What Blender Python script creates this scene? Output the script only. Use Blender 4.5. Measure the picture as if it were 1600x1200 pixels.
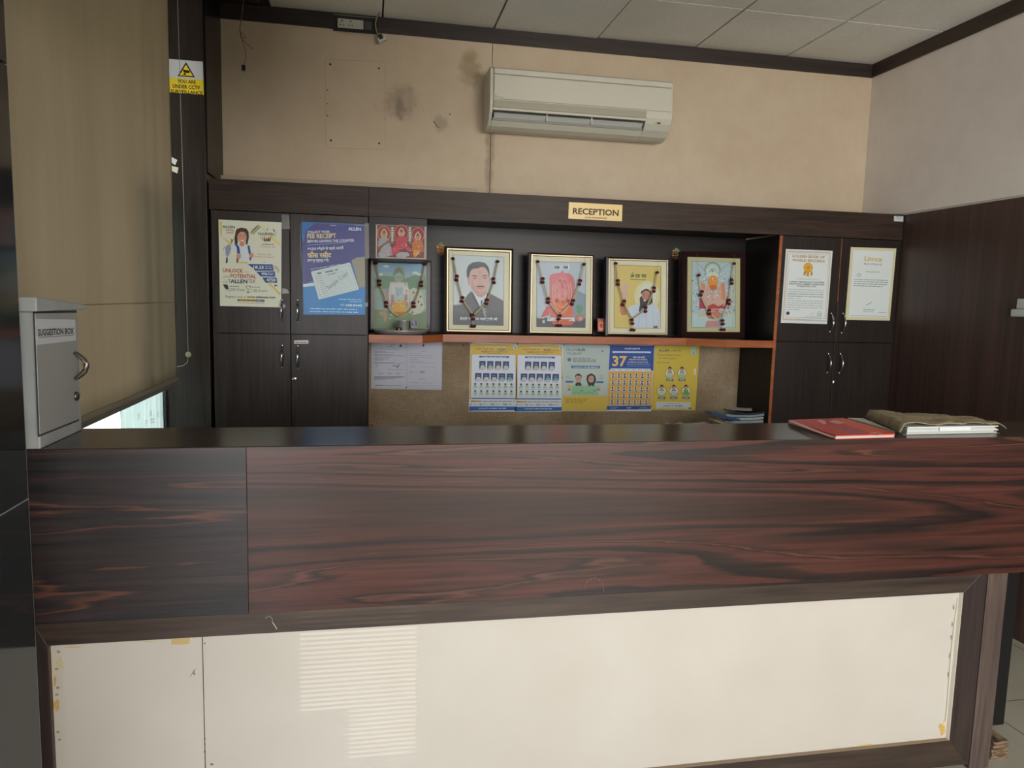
import bpy, bmesh, math, random
from mathutils import Vector, Matrix, noise
from mathutils.geometry import tessellate_polygon

for o in list(bpy.data.objects): bpy.data.objects.remove(o)
SC = bpy.context.scene; COL = SC.collection
random.seed(7)
H = 1.56                       # eye height
# ------------------------------------------------------------------ camera
YAW, PIT, ROL, F = math.radians(11.02968), math.radians(6.43835), math.radians(-1.42068), 1158.77
fw = Vector((math.sin(YAW)*math.cos(PIT), math.cos(YAW)*math.cos(PIT), -math.sin(PIT)))
r0 = Vector((math.cos(YAW), -math.sin(YAW), 0)); d0 = fw.cross(r0)
rt = r0*math.cos(ROL)+d0*math.sin(ROL); dn = -r0*math.sin(ROL)+d0*math.cos(ROL)
cam = bpy.data.cameras.new('camera'); co = bpy.data.objects.new('camera', cam); COL.objects.link(co)
m = Matrix((rt, -dn, -fw)).transposed().to_4x4(); m.translation = (0, 0, H); co.matrix_world = m
cam.sensor_fit = 'HORIZONTAL'; cam.sensor_width = 36; cam.lens = 36*F/1600; cam.clip_start = .05
SC.camera = co
# ------------------------------------------------------------------ light and exposure
SC.view_settings.view_transform = 'Standard'; SC.view_settings.look = 'None'
SC.view_settings.gamma = 1; SC.view_settings.use_curve_mapping = False
SC.view_settings.exposure = 0.18
SC.cycles.caustics_reflective = False; SC.cycles.caustics_refractive = False
w = bpy.data.worlds.new('sky'); SC.world = w; w.use_nodes = True
w.node_tree.nodes['Background'].inputs[0].default_value = (.92, .95, 1.0, 1)
w.node_tree.nodes['Background'].inputs[1].default_value = 3.0
def area(name, loc, rot, sx, sy, power, col, spread=180):
    l = bpy.data.lights.new(name, 'AREA'); l.shape = 'RECTANGLE'; l.size = sx; l.size_y = sy
    l.energy = power; l.color = col; l.spread = math.radians(spread)
    o = bpy.data.objects.new(name, l); COL.objects.link(o); o.location = loc
    o.rotation_euler = [math.radians(a) for a in rot]; return o
# daylight coming in through the glazed shop front behind the camera
area('daylight_front_right', (1.9, -2.85, 2.0), (90, 0, 0), 2.2, 1.3, 130, (1, .95, .89))
area('daylight_front_left', (-1.5, -2.85, 1.6), (90, 0, -12), 1.7, 2.0, 95, (.93, .94, 1))
# sun stands behind the building and lights the forecourt
sun = bpy.data.lights.new('sun', 'SUN'); sun.energy = 14.0; sun.angle = .01; sun.color = (1, .95, .88)
so = bpy.data.objects.new('sun', sun); COL.objects.link(so); so.rotation_euler = (math.radians(-28), 0, math.radians(4))

# ------------------------------------------------------------------ helpers
def lin(c):
    if isinstance(c, str):
        c = c.lstrip('#'); c = [int(c[i:i+2], 16)/255 for i in (0, 2, 4)]
    return tuple(x/12.92 if x <= .04045 else ((x+.055)/1.055)**2.4 for x in c)
MATS = {}
def mat(col, rough=.6, metal=0, name=None, spec=.5, coat=0):
    key = (str(col), rough, metal, name, spec, coat)
    if key in MATS: return MATS[key]
    m = bpy.data.materials.new(name or 'plain_'+str(col).strip('#')); m.use_nodes = True
    b = m.node_tree.nodes['Principled BSDF']
    b.inputs['Base Color'].default_value = (*lin(col), 1)
    b.inputs['Roughness'].default_value = rough; b.inputs['Metallic'].default_value = metal
    b.inputs['Specular IOR Level'].default_value = spec
    b.inputs['Coat Weight'].default_value = coat
    MATS[key] = m; return m
class NT:
    def __init__(s, name):
        s.m = bpy.data.materials.new(name); s.m.use_nodes = True; s.t = s.m.node_tree
        s.b = s.t.nodes['Principled BSDF']; s.out = s.t.nodes['Material Output']
    def n(s, typ, **k):
        x = s.t.nodes.new(typ)
        for a, v in k.items():
            if a.startswith('_'): setattr(x, a[1:], v)
        return x
    def l(s, a, b): s.t.links.new(a, b)
    def coords(s, scale, off=(0, 0, 0), rot=(0, 0, 0)):
        g = s.n('ShaderNodeNewGeometry'); mp = s.n('ShaderNodeMapping'); mp.inputs['Scale'].default_value = scale
        mp.inputs['Location'].default_value = off; mp.inputs['Rotation'].default_value = rot
        s.l(g.outputs['Position'], mp.inputs['Vector']); return mp.outputs[0]
    def noise(s, vec, scale, detail=4, rough=.5, dist=0):
        x = s.n('ShaderNodeTexNoise'); x.inputs['Scale'].default_value = scale; x.inputs['Detail'].default_value = detail
        x.inputs['Roughness'].default_value = rough; x.inputs['Distortion'].default_value = dist
        s.l(vec, x.inputs['Vector']); return x.outputs['Fac']
    def ramp(s, fac, stops, interp='LINEAR'):
        x = s.n('ShaderNodeValToRGB'); e = x.color_ramp.elements; x.color_ramp.interpolation = interp
        e[0].position, e[0].color = stops[0][0], (*lin(stops[0][1]), 1)
        e[1].position, e[1].color = stops[-1][0], (*lin(stops[-1][1]), 1)
        for p, c in stops[1:-1]:
            q = e.new(p); q.color = (*lin(c), 1)
        s.l(fac, x.inputs[0]); return x.outputs[0]
    def mix(s, a, b, fac, blend='MIX'):
        x = s.n('ShaderNodeMix'); x.data_type = 'RGBA'; x.blend_type = blend
        for v, i in ((fac, 0), (a, 6), (b, 7)):
            if isinstance(v, (int, float)): x.inputs[i].default_value = v
            elif isinstance(v, str): x.inputs[i].default_value = (*lin(v), 1)
            else: s.l(v, x.inputs[i])
        return x.outputs[2]
    def bump(s, h, strength, dist=.002):
        x = s.n('ShaderNodeBump'); x.inputs['Strength'].default_value = strength; x.inputs['Distance'].default_value = dist
        s.l(h, x.inputs['Height']); s.l(x.outputs[0], s.b.inputs['Normal'])
    def fin(s, col, rough=.5, spec=.5):
        s.l(col, s.b.inputs['Base Color']); s.b.inputs['Roughness'].default_value = rough
        s.b.inputs['Specular IOR Level'].default_value = spec
        return s.m
def wood(name, grain, c, rough=.35, off=(0, 0, 0), fine=1.0, spec=.5):
    """subtle dark laminate, grain along x or z"""
    t = NT(name)
    sc = {'x': (.5, 9, 9), 'z': (9, 9, .45), 'y': (9, .5, 9)}[grain]
    v = t.coords(sc, off)
    a = t.noise(v, 1.2, 5, .6, .4); b = t.noise(v, 7*fine, 3, .6)
    col = t.ramp(a, [(.3, c[0]), (.5, c[1]), (.62, c[0]), (.72, c[2])])
    col2 = t.ramp(b, [(.3, '#5a5a5a'), (.7, '#ffffff')])
    o = t.mix(col, col2, .55, 'MULTIPLY')
    t.bump(b, .08, .001)
    return t.fin(o, rough, spec)
def macassar(name, off, red, darkc, blk, rough):
    t = NT(name)
    v = t.coords((.36, 1, 5.6), off)
    a = t.noise(v, .95, 2.5, .42, .55)
    fine = t.noise(t.coords((1.6, 1, 70), off), 1.3, 4, .6, .3)
    mid = t.noise(t.coords((2.2, 1, 22), off), 1.0, 3, .5, .5)
    m1 = t.n('ShaderNodeMath', _operation='MULTIPLY_ADD'); t.l(fine, m1.inputs[0]); m1.inputs[1].default_value = .03; t.l(a, m1.inputs[2])
    ad = t.n('ShaderNodeMath', _operation='MULTIPLY_ADD'); t.l(mid, ad.inputs[0]); ad.inputs[1].default_value = .07; t.l(m1.outputs[0], ad.inputs[2])
    S = [(.34, blk), (.385, darkc), (.40, red), (.43, red), (.438, blk), (.447, '#6a4234'), (.452, darkc), (.475, red), (.50, red), (.507, blk), (.545, darkc),
         (.555, red), (.59, red), (.60, blk), (.606, '#6a4234'), (.614, darkc), (.64, red), (.67, darkc), (.678, blk), (.71, darkc), (.73, red), (.78, darkc)]
    col = t.ramp(ad.outputs[0], S)
    o = t.mix(col, t.ramp(fine, [(.3, '#7c7c7c'), (.7, '#ffffff')]), .7, 'MULTIPLY')
    return t.fin(o, rough, .5)

VP = {}
def dvp(d):
    d = Vector(d); z = d.dot(fw); return (d.dot(rt)/z*F+800, d.dot(dn)/z*F+600)
VP['x'] = dvp((1, 0, 0)); VP['y'] = dvp((0, 1, 0)); VP['z'] = dvp((0, 0, 1))
def W(px, py, Y=None, X=None, Z=None):
    """point of a real plane (Y, X or Z given) seen at a photo pixel"""
    r = rt*((px-800)/F)+dn*((py-600)/F)+fw
    k = Y/r.y if Y is not None else X/r.x if X is not None else (Z-H)/r.z
    p = r*k; return Vector((p.x, p.y, p.z+H))

def put(me, name, parent, origin):
    o = bpy.data.objects.new(name, me); COL.objects.link(o)
    if parent is not None: o.parent = parent; o.location = origin - WL(parent)
    else: o.location = origin
    return o
def WL(o):
    v = o.location.copy()
    while o.parent: o = o.parent; v += o.location
    return v
def tag(o, label=None, cat=None, group=None, kind=None):
    if label: o['label'] = label
    if cat: o['category'] = cat
    if group: o['group'] = group
    if kind: o['kind'] = kind
    return o
def thing(name, loc, label, cat, group=None, kind=None):
    o = bpy.data.objects.new(name, None); COL.objects.link(o); o.location = loc; o.empty_display_size = .05
    return tag(o, label, cat, group, kind)
class MB:
    def __init__(s): s.v = []; s.f = []; s.mi = []; s.mats = []; s.sm = []
    def _m(s, m):
        if m is None: return 0
        if m not in s.mats: s.mats.append(m)
        return s.mats.index(m)
    def add(s, vs, fs, m=None, smooth=False):
        b = len(s.v); s.v += [Vector(v) for v in vs]; i = s._m(m)
        for f in fs: s.f.append([b+k for k in f]); s.mi.append(i); s.sm.append(smooth)
        return s
    def box(s, x0, x1, y0, y1, z0, z1, m=None):
        vs = [(x, y, z) for z in (z0, z1) for y in (y0, y1) for x in (x0, x1)]
        return s.add(vs, [(0, 2, 3, 1), (4, 5, 7, 6), (0, 1, 5, 4), (2, 6, 7, 3), (0, 4, 6, 2), (1, 3, 7, 5)], m)
    def hexa(s, bot, top, m=None):
        n = len(bot)
        return s.add(list(bot)+list(top), [tuple(range(n))[::-1], tuple(range(n, 2*n))]+[(i, (i+1) % n, n+(i+1) % n, n+i) for i in range(n)], m)
    def prism(s, prof, axis, a, b, m=None):
        """profile of 2d points extruded along axis between a and b"""
        def P(p, t): return {'x': (t, p[0], p[1]), 'y': (p[0], t, p[1]), 'z': (p[0], p[1], t)}[axis]
        n = len(prof)
        return s.add([P(p, a) for p in prof]+[P(p, b) for p in prof],
                     [tuple(range(n)), tuple(range(n, 2*n))[::-1]]+[(i, n+i, n+(i+1) % n, (i+1) % n) for i in range(n)], m)
    def tube(s, pts, r, m=None, n=8, cap=True):
        pts = [Vector(p) for p in pts]; L = len(pts); vs = []; fs = []
        rr = r if isinstance(r, (list, tuple)) else [r]*L
        ref = Vector((0, 0, 1))
        for i, p in enumerate(pts):
            d = (pts[min(i+1, L-1)]-pts[max(i-1, 0)]).normalized()
            if abs(d.dot(ref)) > .95: rf = Vector((0, 1, 0))
            else: rf = ref
            u = d.cross(rf).normalized(); w_ = d.cross(u)
            for k in range(n):
                a = 2*math.pi*k/n; vs.append(p+(u*math.cos(a)+w_*math.sin(a))*rr[i])
        for i in range(L-1):
            for k in range(n): fs.append((i*n+k, i*n+(k+1) % n, (i+1)*n+(k+1) % n, (i+1)*n+k))
        if cap: fs += [tuple(range(n))[::-1], tuple((L-1)*n+k for k in range(n))]
        return s.add(vs, fs, m, True)
    def lathe(s, c, prof, m=None, n=24):
        c = Vector(c); vs = []; fs = []
        for r, z in prof:
            for k in range(n):
                a = 2*math.pi*k/n; vs.append(c+Vector((r*math.cos(a), r*math.sin(a), z)))
        for i in range(len(prof)-1):
            for k in range(n): fs.append((i*n+k, i*n+(k+1) % n, (i+1)*n+(k+1) % n, (i+1)*n+k))
        return s.add(vs, fs, m, True)
    def ball(s, c, r, m=None, n=10, k=6, jit=0):
        rx, ry, rz = (r, r, r) if not isinstance(r, (tuple, list)) else r
        c = Vector(c); vs = [c+Vector((0, 0, rz))]; fs = []
        for i in range(1, k):
            for j in range(n):
                a = math.pi*i/k; b = 2*math.pi*j/n; q = 1+random.uniform(-jit, jit)
                vs.append(c+Vector((rx*math.sin(a)*math.cos(b), ry*math.sin(a)*math.sin(b), rz*math.cos(a)))*1.0 if not jit else
                          c+Vector((rx*math.sin(a)*math.cos(b)*q, ry*math.sin(a)*math.sin(b)*q, rz*math.cos(a)*q)))
        vs.append(c-Vector((0, 0, rz))); e = len(vs)-1
        for j in range(n): fs.append((0, 1+j, 1+(j+1) % n)); fs.append((e, e-n+(j+1) % n, e-n+j))
        for i in range(k-2):
            for j in range(n): fs.append((1+i*n+j, 1+(i+1)*n+j, 1+(i+1)*n+(j+1) % n, 1+i*n+(j+1) % n))
        return s.add(vs, fs, m, True)
    def build(s, name, m=None, parent=None, bevel=0, origin=None, fix=True):
        if m is not None and not s.mats: s.mats = [m]
        if origin is None:
            xs = [v.x for v in s.v]; ys = [v.y for v in s.v]; zs = [v.z for v in s.v]
            origin = Vector(((min(xs)+max(xs))/2, (min(ys)+max(ys))/2, min(zs)))
        me = bpy.data.meshes.new(name); me.from_pydata([v-origin for v in s.v], [], s.f)
        for mm in s.mats: me.materials.append(mm)
        me.polygons.foreach_set('material_index', s.mi); me.polygons.foreach_set('use_smooth', s.sm)
        if fix:
            b = bmesh.new(); b.from_mesh(me); bmesh.ops.recalc_face_normals(b, faces=b.faces); b.to_mesh(me); b.free()
        me.update()
        o = put(me, name, parent, origin)
        if bevel:
            md = o.modifiers.new('bevel', 'BEVEL'); md.width = bevel; md.segments = 2; md.limit_method = 'ANGLE'
        return o

# -------- flat print on a plane, laid out in enlarged-crop coordinates of the plane
TXT = {}
def glyphs(s, bold):
    k = (s, bold)
    if k not in TXT:
        c = bpy.data.curves.new('t', 'FONT'); c.body = s; c.resolution_u = 2; c.size = 1
        if bold: c.offset = .03
        o = bpy.data.objects.new('t', c); COL.objects.link(o)
        dg = bpy.context.evaluated_depsgraph_get(); e = o.evaluated_get(dg); me = e.to_mesh()
        vs = [(v.co.x, v.co.y) for v in me.vertices]; fs = [tuple(p.vertices) for p in me.polygons]
        e.to_mesh_clear(); bpy.data.objects.remove(o); bpy.data.curves.remove(c)
        TXT[k] = (vs, fs)
    return TXT[k]
def gain(c, g=1.2):
    c = c.lstrip('#'); v = [int(c[i:i+2], 16)/255 for i in (0, 2, 4)]; k = g**(1/2.2)
    mx = max(v)*k; k = k if mx < .93 else .93/max(v)
    return '#'+''.join('%02x' % int(min(255, x*k*255)) for x in v)
class Print:
    def __init__(s, x0, y0, sc, Y=None, X=None, Z=None, rough=.55, step=.00008, slope=True):
        s.x0, s.y0, s.s, s.Y, s.X, s.Z, s.rough, s.lay, s.step = x0, y0, sc, Y, X, Z, rough, 1, step
        s.mb = MB(); s.slope = slope; s.k = 0; s.inc = 1
    def up(s, k=1): s.lay += k; return s
    def P(s, u, v):
        px, py = s.x0+u/s.s, s.y0+v/s.s; o = .0003+s.k*1.4e-5
        if s.Y is not None: return W(px, py, Y=s.Y-o)
        if s.X is not None: return W(px, py, X=s.X+o)
        return W(px, py, Z=s.Z+o)
    def rel(s, u, v, pts):
        """points relative to an anchor, along the plane's own horizontal and vertical"""
        if not s.slope: return [s.P(u+a, v+b) for a, b in pts]
        px, py = s.x0+u/s.s, s.y0+v/s.s
        h = VP['x'] if s.Y is not None else VP['y']
        sl = (h[1]-py)/(h[0]-px); vs = (VP['z'][0]-px)/(VP['z'][1]-py)
        return [s.P(u+a+b*vs, v+b+a*sl) for a, b in pts]
    def m(s, c): return mat(gain(c), s.rough)
    def nx(s): s.k += s.inc
    def poly(s, pts, c):
        s.nx()
        tri = tessellate_polygon([[Vector((a, -b, 0)) for a, b in pts]])
        s.mb.add([s.P(*p) for p in pts], [tuple(t_) for t_ in tri], s.m(c)); return s
    def rect(s, u0, v0, u1, v1, c):
        s.nx()
        s.mb.add(s.rel(u0, v0, [(0, 0), (u1-u0, 0), (u1-u0, v1-v0), (0, v1-v0)]), [(0, 1, 2, 3)], s.m(c)); return s
    def ell(s, u, v, a, b, c, n=20, rot=0):
        s.nx()
        cr, sr = math.cos(rot), math.sin(rot)
        pts = [(a*math.cos(2*math.pi*k/n), b*math.sin(2*math.pi*k/n)) for k in range(n)]
        s.mb.add(s.rel(u, v, [(x*cr-y*sr, x*sr+y*cr) for x, y in pts]), [tuple(range(n))], s.m(c)); return s
    def line(s, pts, wd, c):
        s.nx()
        for (a, b), (c2, d) in zip(pts, pts[1:]):
            L = math.hypot(c2-a, d-b) or 1; nx, ny = -(d-b)/L*wd/2, (c2-a)/L*wd/2
            s.mb.add([s.P(a+nx, b+ny), s.P(c2+nx, d+ny), s.P(c2-nx, d-ny), s.P(a-nx, b-ny)], [(0, 1, 2, 3)], s.m(c))
        return s
    def frame(s, q, wd, c):
        s.line(list(q)+[q[0]], wd, c); return s
    def text(s, u, v, st, h, c, w=None, bold=False, al='l', rot=0, it=0):
        s.nx(); vs, fs = glyphs(st, bold)
        if not vs: return s
        x0 = min(p[0] for p in vs); x1 = max(p[0] for p in vs); k = h/.70
        kx = (w/(x1-x0)) if w else k*.95
        W_ = (x1-x0)*kx; off = {'l': 0, 'c': -W_/2, 'r': -W_}[al]
        cr, sr = math.cos(rot), math.sin(rot); pts = []
        for a, b in vs:
            x = (a-x0)*kx+off+b*k*it; y = -b*k
            pts.append((x*cr-y*sr, x*sr+y*cr))
        s.mb.add(s.rel(u, v, pts), fs, s.m(c)); return s
    def dash(s, u, v, wd, h, c, rot=0, fill=.82, wl=6):
        s.nx()
        """a line of print too small to read"""
        x = 0
        while x < wd:
            l = min(random.uniform(.5, 1.6)*wl*h*.5, wd-x)
            if l > h*.3:
                cr, sr = math.cos(rot), math.sin(rot)
                q = [(x, -h), (x+l, -h), (x+l, 0), (x, 0)]
                s.mb.add(s.rel(u, v, [(a*cr-b*sr, a*sr+b*cr) for a, b in q]), [(0, 1, 2, 3)], s.m(c))
            x += l/fill
        return s
    def build(s, name='printing', parent=None):
        return s.mb.build(name, None, parent, fix=False)
def sheet(name, quad, pl, color, label, cat, group=None, thick=.0006, rough=.55, curl=0):
    """paper sheet with real thickness; quad of photo pixels TL TR BR BL on plane pl=(axis,value)"""
    ax, val = pl; d = {'Y': Vector((0, -1, 0)), 'X': Vector((1, 0, 0))}[ax]
    q = [W(*p, **{ax: val}) for p in quad]
    mb = MB(); n = 8; nv = 8
    def bil(a, b): return (q[0]*(1-a)+q[1]*a)*(1-b)+(q[3]*(1-a)+q[2]*a)*b
    vs = []
    for j in range(nv+1):
        for i in range(n+1):
            a, b = i/n, j/nv; vs.append(bil(a, b)+d*(thick+.0))
    bk = [v-d*thick for v in vs]
    fs = [(j*(n+1)+i, j*(n+1)+i+1, (j+1)*(n+1)+i+1, (j+1)*(n+1)+i) for j in range(nv) for i in range(n)]
    N = len(vs)
    mb.add(vs+bk, fs+[tuple(N+k for k in f[::-1]) for f in fs])
    e = [i for i in range(n+1)]+[(j)*(n+1)+n for j in range(1, nv+1)]+[nv*(n+1)+i for i in range(n-1, -1, -1)]+[j*(n+1) for j in range(nv-1, 0, -1)]
    mb.add([vs[k] for k in e]+[bk[k] for k in e], [(i, (i+1) % len(e), len(e)+(i+1) % len(e), len(e)+i) for i in range(len(e))])
    o = mb.build(name, mat(gain(color), rough), None); return tag(o, label, cat, group)

# ------------------------------------------------------------------ materials
M = {}
M['door_l'] = wood('dark_laminate_vertical', 'z', ('#2e2825', '#3a322d', '#4f4035'), .32, spec=.3)
M['door_r'] = wood('darker_laminate_vertical', 'z', ('#261f1c', '#302723', '#44352c'), .36, (3, 1, 0), spec=.3)
M['header'] = wood('dark_laminate_horizontal', 'x', ('#372b25', '#44362d', '#5a4435'), .4, (1, 2, 5), spec=.2)
M['niche'] = wood('niche_laminate', 'x', ('#1c1816', '#25201d', '#322923'), .35, (4, 2, 1), spec=.25)
M['panel_r'] = wood('red_brown_laminate', 'y', ('#3b2a26', '#47322c', '#553c34'), .42, (7, 2, 0))
tt = NT('red_brown_laminate_vertical'); vv = tt.coords((14, 14, .35), (2, 0, 0)); a_ = tt.noise(vv, 2.2, 5, .6)
M['panel_r'] = tt.fin(tt.ramp(a_, [(.3, '#35251f'), (.5, '#42302a'), (.75, '#523b33')]), .42)
M['trim'] = wood('trim_laminate', 'x', ('#2b211d', '#372a24', '#443329'), .5, (0, 3, 3))
M['trim_y'] = wood('trim_laminate_side', 'y', ('#3a2a24', '#46342b', '#543d31'), .5, (0, 3, 3))
M['apron'] = macassar('macassar_ebony', (2.1, 0, 1.3), '#532f27', '#3a261f', '#1f1816', .3)
M['apron_l'] = macassar('macassar_ebony_dull', (9.3, 0, 4.1), '#362c2b', '#2f2929', '#262425', .36)
M['rail'] = wood('counter_frame_laminate', 'x', ('#3b302a', '#4b3d33', '#735638'), .38, (5, 1, 2))
M['stile'] = wood('counter_frame_laminate_vertical', 'z', ('#352c2a', '#40332f', '#4b3c37'), .4, (6, 1, 2))
M['post'] = wood('counter_post_laminate', 'z', ('#5a4d49', '#66574f', '#80675a'), .34, (8, 1, 2))
t = NT('counter_top_laminate'); v = t.coords((.8, 8, 8), (4, 4, 4)); n_ = t.noise(v, 1.4, 4, .5, .5)
M['top'] = t.fin(t.ramp(n_, [(.3, '#382e2a'), (.5, '#473a33'), (.7, '#35291f')]), .22)
t = NT('cream_painted_wall'); v = t.coords((1, 1, 1)); a_ = t.noise(v, 1.7, 4, .55); b_ = t.noise(v, 9, 4, .6)
c_ = t.mix(t.ramp(a_, [(.35, '#c4b299'), (.7, '#cbbba3')]), t.ramp(b_, [(.35, '#e9e4dc'), (.6, '#ffffff')]), .3, 'MULTIPLY')
WALLT = t; WALLC = c_
def blob(t, cx, cz, rx, rz, base, colr, strength, ax='x'):
    """a soft grubby mark fixed on the wall"""
    g = t.n('ShaderNodeNewGeometry'); sx = t.n('ShaderNodeSeparateXYZ'); t.l(g.outputs['Position'], sx.inputs[0])
    def ma(op, a, b=None, c=None):
        x = t.n('ShaderNodeMath', _operation=op)
        for i, q in enumerate((a, b, c)):
            if q is None: continue
            if isinstance(q, (int, float)): x.inputs[i].default_value = q
            else: t.l(q, x.inputs[i])
        return x.outputs[0]
    u = ma('MULTIPLY', ma('SUBTRACT', sx.outputs[0 if ax == 'x' else 1], cx), 1/rx); w_ = ma('MULTIPLY', ma('SUBTRACT', sx.outputs[2], cz), 1/rz)
    d = ma('ADD', ma('MULTIPLY', u, u), ma('MULTIPLY', w_, w_))
    nz = t.noise(t.coords((1, 1, 1)), 22, 3, .6)
    d = ma('ADD', d, ma('MULTIPLY', ma('SUBTRACT', nz, .5), 2.2))
    f = t.n('ShaderNodeMapRange'); f.interpolation_type = 'SMOOTHSTEP'; t.l(d, f.inputs[0])
    f.inputs[1].default_value = 1.3; f.inputs[2].default_value = -.1; f.inputs[3].default_value = 0; f.inputs[4].default_value = strength
    return t.mix(base, colr, f.outputs[0])
for px, py, rx, rz, cc, s_ in ((734, 108, .07, .12, '#8a7350', .6), (628, 160, .11, .11, '#857868', .5), (625, 170, .03, .06, '#5c544a', .5), (688, 195, .05, .05, '#6d6050', .4), (765, 240, .03, .3, '#7a6752', .5)):
    p = W(px, py, Y=4.29); WALLC = blob(WALLT, p.x, p.z, rx, rz, WALLC, cc, s_)
M['wall'] = WALLT.fin(WALLC, .6, .3)
t = NT('cream_painted_right_wall'); v = t.coords((1, 1, 1)); a_ = t.noise(v, 1.7, 4, .55); b_ = t.noise(v, 9, 4, .6)
M['wall_r'] = t.fin(t.mix(t.ramp(a_, [(.35, '#e0d8d0'), (.7, '#e6dfd9')]), t.ramp(b_, [(.35, '#ece8e2'), (.6, '#ffffff')]), .25, 'MULTIPLY'), .6, .3)
t = NT('cream_counter_laminate'); v = t.coords((1, 1, 1)); a_ = t.noise(v, 3, 3, .5)
M['cream'] = t.fin(t.ramp(a_, [(.3, '#c1bbb0'), (.7, '#c8c3b9')]), .32)
t = NT('ceiling_tile_board'); v = t.coords((1, 1, 1)); a_ = t.noise(v, 60, 2, .5); b_ = t.noise(v, 2, 3)
M['tile'] = t.fin(t.mix(t.ramp(a_, [(.3, '#e6e8e5'), (.6, '#eeefed')]), t.ramp(b_, [(.3, '#ecebe0'), (.7, '#ffffff')]), .6, 'MULTIPLY'), .9, .1)
t = NT('black_granite'); v = t.coords((1, 1, 1)); a_ = t.noise(v, 160, 2, .7)
M['granite'] = t.fin(t.ramp(a_, [(.45, '#0c0f12'), (.75, '#20262a')]), .1)
t = NT('floor_tile'); v = t.coords((1, 1, 1)); a_ = t.noise(v, 3, 4); br = t.n('ShaderNodeTexBrick'); t.l(v, br.inputs['Vector'])
br.offset = 0; br.inputs['Scale'].default_value = 1; br.inputs['Mortar Size'].default_value = .003
br.inputs['Brick Width'].default_value = .6; br.inputs['Row Height'].default_value = .6
br.inputs['Color1'].default_value = br.inputs['Color2'].default_value = (1, 1, 1, 1); br.inputs['Mortar'].default_value = (.4, .38, .35, 1)
M['floor'] = t.fin(t.mix(t.ramp(a_, [(.3, '#a5a292'), (.7, '#b2af9f')]), br.outputs[0], 1.0, 'MULTIPLY'), .2)
t = NT('pinboard_cloth'); a_ = t.noise(t.coords((1, 1, 12)), 22, 3, .6); b_ = t.noise(t.coords((12, 1, 1)), 22, 3, .6)
k_ = t.mix(t.ramp(a_, [(.3, '#9c8b74'), (.7, '#b3a28a')]), t.ramp(b_, [(.3, '#d2cabd'), (.7, '#ffffff')]), .7, 'MULTIPLY')
c_ = t.noise(t.coords((1, 1, 1)), 3, 3); k_ = t.mix(k_, t.ramp(c_, [(.35, '#cfc6b6'), (.65, '#ffffff')]), .8, 'MULTIPLY')
t.bump(a_, .3, .001); M['cloth'] = t.fin(k_, .9, .1)
t = NT('orange_lipping'); a_ = t.noise(t.coords((2, 2, 14)), 3, 4)
M['orange'] = t.fin(t.ramp(a_, [(.3, '#8a4722'), (.7, '#a85f30')]), .4)
# roller blind: cloth that lets some daylight through
t = NT('roller_blind_cloth'); a_ = t.noise(t.coords((1, 1.0, .12)), 5, 3, .6, .2); b_ = t.noise(t.coords((1, 60, 60)), 6, 2)
k_ = t.mix(t.ramp(a_, [(.3, '#ada08b'), (.5, '#b9ac98'), (.7, '#c3b7a4')]), t.ramp(b_, [(.3, '#e4e0d8'), (.7, '#ffffff')]), .6, 'MULTIPLY')
t.bump(b_, .2, .0006); mm = t.fin(k_, .7, .15)
tr = t.n('ShaderNodeBsdfTranslucent'); tr.inputs[0].default_value = (*lin('#c4bba6'), 1)
mx = t.n('ShaderNodeMixShader'); mx.inputs[0].default_value = .34
t.l(t.b.outputs[0], mx.inputs[1]); t.l(tr.outputs[0], mx.inputs[2]); t.l(mx.outputs[0], t.out.inputs[0]); M['blind'] = mm
def glass(name, tint='#ffffff', rough=0.0, ior=1.45):
    t = NT(name); tr = t.n('ShaderNodeBsdfTransparent'); tr.inputs[0].default_value = (*lin(tint), 1)
    g = t.n('ShaderNodeBsdfGlossy'); g.inputs['Roughness'].default_value = rough
    fr = t.n('ShaderNodeFresnel'); fr.inputs[0].default_value = ior
    ge = t.n('ShaderNodeNewGeometry'); mu = t.n('ShaderNodeMath', _operation='MULTIPLY'); su = t.n('ShaderNodeMath', _operation='SUBTRACT')
    su.inputs[0].default_value = 1; t.l(ge.outputs['Backfacing'], su.inputs[1]); t.l(su.outputs[0], mu.inputs[0]); t.l(fr.outputs[0], mu.inputs[1])
    mx = t.n('ShaderNodeMixShader'); t.l(mu.outputs[0], mx.inputs[0]); t.l(tr.outputs[0], mx.inputs[1]); t.l(g.outputs[0], mx.inputs[2])
    t.l(mx.outputs[0], t.out.inputs[0]); return t.m
M['glass'] = glass('picture_glass', '#fbfdfb', .0, 1.1)
M['pane'] = glass('window_glass', '#fafcfb', .0)
t = NT('frosted_film'); a_ = t.noise(t.coords((1, 10, 1)), 3, 3)
tr = t.n('ShaderNodeBsdfTranslucent'); t.l(t.ramp(a_, [(.3, '#b9c6c6'), (.7, '#cdd6d4')]), tr.inputs[0]); t.l(tr.outputs[0], t.out.inputs[0]); M['film'] = t.m
t = NT('grey_painted_steel'); a_ = t.noise(t.coords((1, 1, 1)), 8, 5, .6)
M['steel'] = t.fin(t.ramp(a_, [(.3, '#969a9a'), (.7, '#a6aaa9')]), .45)
M['chrome'] = mat('#c9c9c6', .22, 1, 'brushed_chrome'); M['black'] = mat('#0c0b0b', .45); M['white'] = mat('#d9d9d2', .4)
M['acw'] = mat('#c9c6b6', .42, 0, 'aged_white_plastic'); M['acd'] = mat('#a39f8c', .5, 0, 'yellowed_plastic')

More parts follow.
